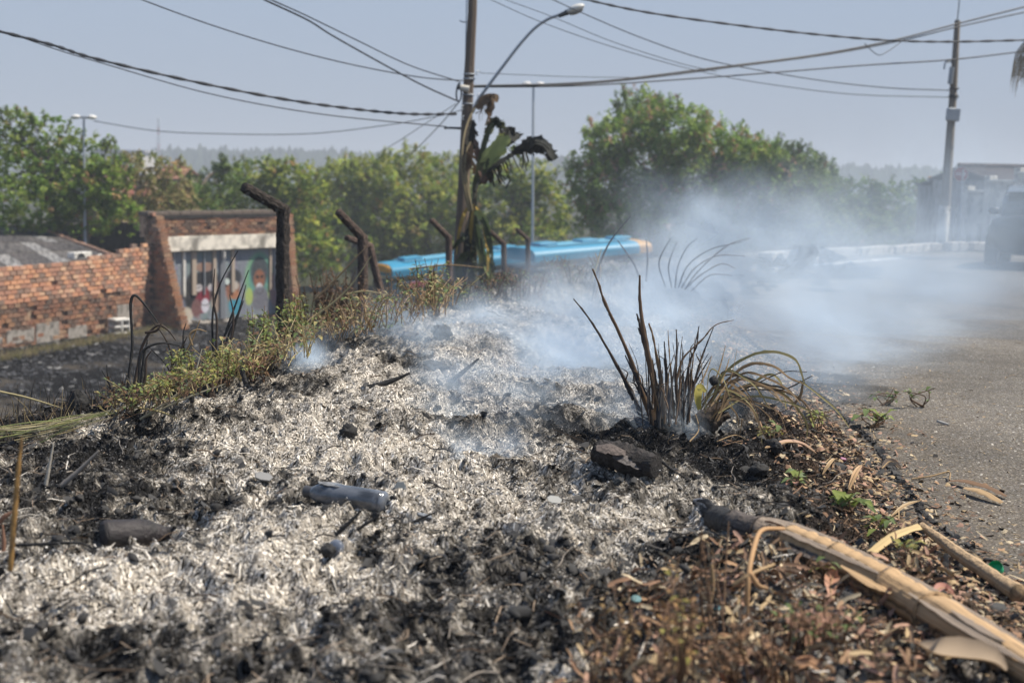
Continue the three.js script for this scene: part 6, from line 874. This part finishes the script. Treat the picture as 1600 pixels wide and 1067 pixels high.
for (const [s, n] of [[11, 95000], [12, 85000]]) scatter('ash_chips', 'broken chips of ash and charcoal strewn over the burnt verge', 'ash', chip(s), n, dm, inView(2.7, 12.5, 0.8), (r, D) => (0.004 + 0.018 * r() * r()) * 0.62, ashTone, 0.38, s);
for (const [s, w, n] of [[5, 0.03, 7000], [6, 0.04, 5000]]) scatter('ash_strands', 'matted strands of burnt straw lying in the ash', 'ash', strip(s, w), n, dm, inView(2.7, 13, 0.85), (r) => 0.03 + 0.09 * r() * r(), (x, z, r) => { const w2 = ashAt(x, z); if (roadEdge(-z) - x < 0.1) return null; return r() < w2 * 0.75 ? tint([0.72, 0.66, 0.58], rr(0.6, 1.2, r)) : r() < 0.5 ? tint([0.04, 0.038, 0.036], rr(0.5, 1.6, r)) : tint([0.24, 0.18, 0.13], rr(0.5, 1.3, r)); }, 0.24, s, 0.15);
scatter('char_pieces', 'small black lumps of char strewn over the ash', 'char', lump(0.5, 1, 0.5, 1.6, 5, [1, 0.55, 0.75]), 5200, std([1, 1, 1], 0.85), inView(2.8, 12, 0.9), (r) => 0.008 + 0.03 * r() ** 3, (x, z, r) => { const w = ashAt(x, z); return r() > 1.1 - w ? null : tint([0.024, 0.023, 0.023], rr(0.6, 1.8, r)); }, 0.5, 21);
scatter('char_flakes', 'larger black curled flakes of burnt leaf on the verge', 'char', chip(31), 2600, std([1, 1, 1], 0.8, { side: THREE.DoubleSide }), inView(3, 12, 0.9), (r) => 0.02 + 0.05 * r() ** 2, (x, z, r) => { const w = ashAt(x, z); return r() < w * 0.95 ? null : tint([0.030, 0.029, 0.029], rr(0.6, 1.6, r)); }, 0.6, 31, 0.5);
scatter('burnt_twigs', 'thin black and brown burnt twigs strewn over the verge', 'twigs', tube(spline([V(-0.5, 0, 0), V(-0.15, 0.05, 0.04), V(0.2, 0, -0.03), V(0.5, 0.05, 0.02)], 8), [0.016, 0.014, 0.008], 4), 2600, std([1, 1, 1], 0.85), inView(2.8, 13, 0.9), (r) => 0.03 + 0.13 * r() ** 2, (x, z, r) => (r() < 0.6 ? [0.028, 0.025, 0.024] : r() < 0.6 ? [0.10, 0.065, 0.04] : [0.30, 0.26, 0.22]), 0.25, 41, 0.4);
const litterAt = (r) => { const D = 2.8 * Math.pow(20 / 2.8, r()), e = roadEdge(D); return [e + (r() + r() + r() - 1.6) * 0.42, -D]; }, litterTone = (x, z, r) => { const p = [[0.44, 0.32, 0.18], [0.34, 0.21, 0.12], [0.24, 0.14, 0.085], [0.52, 0.42, 0.28], [0.14, 0.09, 0.06], [0.40, 0.24, 0.17], [0.05, 0.045, 0.04]][Math.floor(r() * 7)]; return tint(p, rr(0.7, 1.15, r)); };
scatter('dry_litter', 'dry straw strewn along the edge of the road', 'litter', strip(51, 0.06), 9000, dm, litterAt, (r) => rr(0.02, 0.10, r), litterTone, 0.22, 51, 0.3);
scatter('dry_litter', 'small brown leaf scraps strewn along the edge of the road', 'litter', chip(52), 11000, dm, litterAt, (r) => 0.012 + 0.035 * r() ** 2, litterTone, 0.4, 52, 0.4);
scatter('dry_litter', 'brown leaf litter heaped in the lower right corner under the weeds', 'litter', strip(53, 0.17), 4600, dm, (r) => { const D = rr(2.75, 4.9, r), px = rr(880, 1500, r); return [(px - 800) / F * D + rr(-0.05, 0.05, r), -D]; }, (r) => rr(0.02, 0.065, r), (x, z, r) => { const D = -z, px = 800 + x / D * F, py = 533 + (1.1 + 0.1) / D * F - 268, k = sst(940, 1130, px + (py - 930) * 0.6) * sst(860, 1000, py + (px - 1150) * 0.25); return r() > k ? null : tint(litterTone(x, z, r), 0.95); }, 0.6, 53, 1.4);
const onRoad = (r) => { const D = 3 * Math.pow(20 / 3, r()), e = roadEdge(D); return [e + 0.1 + Math.abs(r() + r() - 1) * 3.2, -D]; };
scatter('road_grit', 'grit and straw bits scattered on the asphalt', 'grit', chip(61), 9000, dm, onRoad, (r) => 0.006 + 0.022 * r() ** 3, (x, z, r) => { const p = [[0.40, 0.31, 0.20], [0.5, 0.46, 0.4], [0.16, 0.12, 0.09], [0.30, 0.22, 0.14]][Math.floor(r() * 4)]; return p; }, 0.3, 61, 0.4);
scatter('road_grit', 'straw bits scattered on the asphalt', 'grit', strip(62, 0.07), 1500, dm, onRoad, (r) => rr(0.02, 0.07, r), (x, z, r) => tint([0.42, 0.31, 0.18], rr(0.6, 1.1, r)), 0.12, 62, 0.3);
scatter('dead_grass', 'burnt stubble covering the embankment below the verge', 'stubble', tube(spline([V(0, 0, 0), V(0.06, 0.5, 0.03), V(0.2, 1, 0)], 6), [0.018, 0.014, 0.004], 4), 5200, std([1, 1, 1], 0.9), (r) => { const D = 5 * Math.pow(30 / 5, r()); return [shoulder(D) - 0.15 - 3.2 * r() ** 1.5, -D]; }, (r) => rr(0.05, 0.15, r), (x, z, r) => (r() < 0.5 ? [0.025, 0.022, 0.02] : r() < 0.6 ? [0.10, 0.065, 0.04] : [0.26, 0.20, 0.10]), 0.35, 71, 0);
scatter('dead_grass', 'dead grass and scrub along the far verge in the smoke', 'stubble', tube(spline([V(0, 0, 0), V(0.06, 0.5, 0.03), V(0.2, 1, 0)], 6), [0.014, 0.012, 0.004], 4), 7000, std([1, 1, 1], 0.9), (r) => { const D = rr(12.5, 34, r); return [lerp(shoulder(D), roadEdge(D) - 0.2, r()), -D]; }, (r) => rr(0.03, 0.12, r), (x, z, r) => (r() < 0.6 ? [0.03, 0.026, 0.022] : r() < 0.6 ? [0.12, 0.08, 0.05] : [0.28, 0.22, 0.13]), 0.5, 72, 0);

weed('weed', 'bright yellow green runners along the embankment edge', [[[165, 660], [215, 625], [262, 600], [300, 585]], [[170, 664], [230, 640], [290, 615]], [[185, 655], [240, 610], [285, 590]], ...strand(200, 640, 400, 585, 30, 34, [-30, 30], 141)], 7.6, { leaves: 14, size: 8, mats: [weedG, weedY, weedG2, weedB], seed: 141, jut: 0.3 });
function strand(x0, y0, x1, y1, n, h, lean, seed) { const r = rng(seed), o = []; for (let i = 0; i < n; i++) { const t = r(), x = lerp(x0, x1, t) + rr(-12, 12, r), y = lerp(y0, y1, t) + rr(-14, 10, r), hh = h * rr(0.4, 1.2, r), l = rr(lean[0], lean[1], r); o.push([[x, y], [x + l * 0.35, y - hh * 0.55], [x + l, y - hh * rr(0.8, 1, r)]]); } return o; }
weed('weed', 'straggly dry yellow green grass along the embankment edge, its lower left half', strand(165, 655, 335, 602, 60, 38, [-34, 40], 151), 7.6, { leaves: 4, size: 11, mats: [leafMat([0.40, 0.34, 0.14], 0.35), weedB, weedG2], seed: 151, w: 1.7, jut: 0.35, stem: MT.straw, spread: 1.2 });
weed('weed', 'straggly dry yellow green grass along the embankment edge, its upper right half', strand(335, 600, 490, 545, 70, 56, [-34, 40], 153), 8.8, { leaves: 4, size: 10, mats: [leafMat([0.40, 0.34, 0.14], 0.35), weedB, weedG2], seed: 153, w: 1.6, jut: 0.4, stem: MT.straw, spread: 1.2 });
weed('weed', 'straggly dry grass and stems between the thick burnt post and the utility pole', strand(478, 545, 710, 476, 130, 54, [-34, 36], 155), 12, { leaves: 4, size: 9, mats: [leafMat([0.36, 0.30, 0.14], 0.35), weedB, weedG2], seed: 155, w: 1.5, jut: 0.5, stem: MT.dryStem, spread: 1.2 });
weed('weed', 'brown and green tangle at the left end of the embankment weeds', strand(180, 650, 330, 604, 50, 36, [-36, 36], 131), 7.3, { leaves: 7, size: 8, mats: [weedB, weedG2, weedDk], seed: 131, w: 1.8, jut: 0.3 });
weed('weed', 'brown tangle with dry blades below the tall leafy weeds', strand(330, 604, 470, 556, 60, 40, [-36, 36], 133), 8.4, { leaves: 7, size: 8, mats: [weedB, weedG2, weedDk, leafMat([0.36, 0.26, 0.12], 0.3)], seed: 133, w: 1.8, jut: 0.35 });
const inLot = (r) => { const D = 16 + 30 * r(); return [lerp(-0.46 * D, Math.min(1, shoulder(D) - 3.5), r()), -D]; };
scatter('burnt_stubble', 'burnt stubble and ash patches covering the lower lot before the brick wall', 'stubble', chip(81), 20000, dm, inLot, (r) => 0.04 + 0.16 * r() ** 2, (x, z, r) => { const p = n2(x * 0.7, z * 0.7) + 0.5 * n2b(x * 2, z * 2), q = r(); return p > 0.35 && q < 0.22 ? tint([0.26, 0.255, 0.25], rr(0.5, 1, r)) : tint([0.034, 0.034, 0.037], rr(0.5, 2.0, r)); }, 0.22, 81, 0.3);
scatter('foot_grass', 'sparse yellowed grass along the foot of the brick wall', 'grass', tube(spline([V(0, 0, 0), V(0.06, 0.5, 0.03), V(0.2, 1, 0)], 6), [0.03, 0.022, 0.006], 4), 2600, std([1, 1, 1], 0.9), (r) => { const t = r(), A = P(-40, 560, 35.4), B = P(236, 515, 43), k = 0.3 + 0.7 * r() * r(); return [lerp(A.x, B.x, t) + k, lerp(A.z, B.z, t) + k * 0.3]; }, (r) => rr(0.05, 0.2, r), (x, z, r) => (r() < 0.5 ? tint([0.24, 0.22, 0.08], rr(0.6, 1.1, r)) : tint([0.32, 0.25, 0.14], rr(0.6, 1.1, r))), 0.4, 83, 0);

// ================================================================== SMOKE: drifting sheets of thin haze, densest over the hollow
{
  const N = 512, a = tileNoise(N, 3, 7, 901), b = tileNoise(N, 3, 6, 902), c = tileNoise(N, 3, 6, 903);
  const al = dataTex((i, x, y) => { const dx = (b[i] - 0.5) * 190, dy = (c[i] - 0.5) * 190, q = a[(((y + dy) | 0) + N * 4) % N * N + (((x + dx) | 0) + N * 4) % N]; return clamp((q - 0.28) * 3.3, 0.03, 1); }, N);
  const mat = phys([0.70, 0.84, 1.0], 1, { transmission: 0.55, thickness: 0, specularIntensity: 0, transparent: true, opacity: 0.295, alphaMap: al, vertexColors: true, side: THREE.DoubleSide, depthWrite: false });
  const r = rng(7070), smoke = thing('smoke', 'pale blue smoke drifting from the ash across the street', 'smoke'); smoke.userData.kind = 'stuff';
  const pos = [], col = [], uv = [], idx = [];
  const turned = (p) => { const q = new THREE.Quaternion(), n = V(0, 0, 1), v = camera.position.clone().sub(p).normalize(); for (let i = 0; i < 60; i++) { q.setFromEuler(new THREE.Euler(rr(-1.2, 1.2, r), r() * 6.283, rr(-0.5, 0.5, r), 'YXZ')); n.set(0, 0, 1).applyQuaternion(q); if (Math.abs(n.dot(SUN)) > 0.35 && Math.abs(n.dot(v)) > 0.52) break; } return q; };
  const puff = (p, s, dens) => {
    const rings = 7, seg = 22, o = pos.length / 3, q = turned(p), v = V(0, 0, 0), u0 = r() * 7, v0 = r() * 7, sd = r() * 100, ex = rr(0.8, 1.7, r);
    for (let i = 0; i <= rings; i++) for (let j = 0; j < seg; j++) {
      const f = i / rings, an = j / seg * 6.283, wob = 1 + 0.3 * n3(Math.cos(an) * 1.2 + sd, Math.sin(an) * 1.2, 0.5); v.set(Math.cos(an) * f * wob * ex, Math.sin(an) * f * wob / Math.sqrt(ex), 0.14 * n3(Math.cos(an) * f * 0.9, Math.sin(an) * f * 0.9, sd)); const uu = v.x, vv = v.y; v.multiplyScalar(s).applyQuaternion(q).add(p);
      pos.push(v.x, v.y, v.z); uv.push(u0 + uu * s * 0.42 / Math.max(0.5, s * 0.9) , v0 + vv * s * 0.42 / Math.max(0.5, s * 0.9)); col.push(1, 1, 1, Math.min(1, dens * 1.2) * Math.pow(0.5 + 0.5 * Math.cos(Math.PI * f), 0.8));
      if (i) { const A = o + (i - 1) * seg + j, B = o + (i - 1) * seg + (j + 1) % seg; idx.push(A, A + seg, B, B, A + seg, B + seg); }
    }
  };
  // [px, py, spread x, spread y, distance from..to, sheets, size from..to in metres, density]
  const banks = [
    [1010, 492, 100, 32, 10, 15, 8, 0.4, 0.75, 0.95], [890, 505, 100, 34, 9, 13, 9, 0.4, 0.75, 0.95], [1110, 430, 100, 42, 11, 18, 5, 0.6, 1.1, 0.95], [1140, 365, 60, 30, 12, 18, 4, 0.5, 0.9, 0.9], [1190, 490, 120, 36, 8.5, 15, 6, 0.5, 0.95, 0.9], [960, 440, 50, 20, 14, 18, 2, 0.4, 0.7, 0.6],
    [1280, 410, 110, 30, 14, 22, 3, 1.2, 2.0, 0.7], [1330, 360, 110, 30, 18, 26, 3, 1.4, 2.2, 0.7], [1440, 345, 110, 34, 20, 25, 3, 1.8, 2.6, 0.6], [1540, 310, 70, 40, 20, 25, 1, 1.8, 2.6, 0.55], [1450, 470, 120, 26, 11, 20, 3, 0.8, 1.4, 0.6], [1260, 310, 60, 36, 18, 24, 1, 1.0, 1.6, 0.5],
    [760, 520, 80, 24, 8.8, 11, 10, 0.22, 0.44, 0.95], [640, 525, 50, 16, 8.8, 11, 5, 0.16, 0.32, 0.85], [500, 555, 40, 16, 7.9, 9, 7, 0.12, 0.26, 0.95], [560, 530, 60, 14, 9, 10.5, 4, 0.16, 0.3, 0.7], [900, 590, 90, 28, 7.2, 8.8, 8, 0.25, 0.5, 0.8], [800, 640, 90, 28, 6.2, 7.2, 5, 0.2, 0.36, 0.6], [980, 640, 60, 28, 6.4, 7.2, 5, 0.2, 0.38, 0.75], [770, 705, 50, 22, 5.2, 6, 5, 0.12, 0.26, 0.7], [1060, 655, 36, 18, 6.0, 6.6, 4, 0.12, 0.24, 0.7], [1250, 560, 90, 24, 7.5, 10, 5, 0.3, 0.65, 0.65], [1480, 455, 120, 30, 13, 19, 4, 1.2, 2.0, 0.62], [1290, 540, 120, 22, 8, 11, 5, 0.5, 0.9, 0.6], [740, 490, 80, 20, 13, 16, 3, 0.4, 0.6, 0.5], [1330, 495, 160, 34, 10, 16, 9, 0.8, 1.4, 0.6], [820, 555, 110, 30, 7.6, 10, 12, 0.3, 0.6, 0.7], [1080, 560, 110, 40, 6.9, 9, 8, 0.3, 0.6, 0.7], [1400, 430, 130, 22, 14, 20, 1, 1.0, 1.8, 0.6], [1090, 330, 70, 36, 16, 22, 2, 0.7, 1.2, 0.5], [620, 500, 30, 26, 9, 11, 4, 0.12, 0.3, 0.8], [700, 590, 60, 24, 7, 8.5, 5, 0.14, 0.3, 0.7], [950, 540, 70, 40, 8, 10, 7, 0.25, 0.5, 0.9],
  ];
  const gs = () => { let s = 0; for (let i = 0; i < 4; i++) s += r(); return (s - 2) * 1.0; };
  for (const [px, py, sx, sy, d0, d1, n, s0, s1, dn] of banks) for (let i = 0; i < Math.round(n * 0.8 + 0.3); i++) { const d = rr(d0, d1, r), p = P(px + gs() * sx, py + gs() * sy, d), s = rr(s0, s1, r); p.y = Math.max(p.y, height(p.x, p.z) + s * 0.12); puff(p, s, dn * rr(0.5, 1.1, r)); }
  const g = new THREE.BufferGeometry(); g.setAttribute('position', new THREE.Float32BufferAttribute(pos, 3)); g.setAttribute('uv', new THREE.Float32BufferAttribute(uv, 2)); g.setAttribute('color', new THREE.Float32BufferAttribute(col, 4)); g.setIndex(idx); g.computeVertexNormals();
  mesh('smoke_wisps', g, mat, smoke).userData.kind = 'stuff';
}

renderer.setSize(1024, 682);
renderer.render(scene, camera);
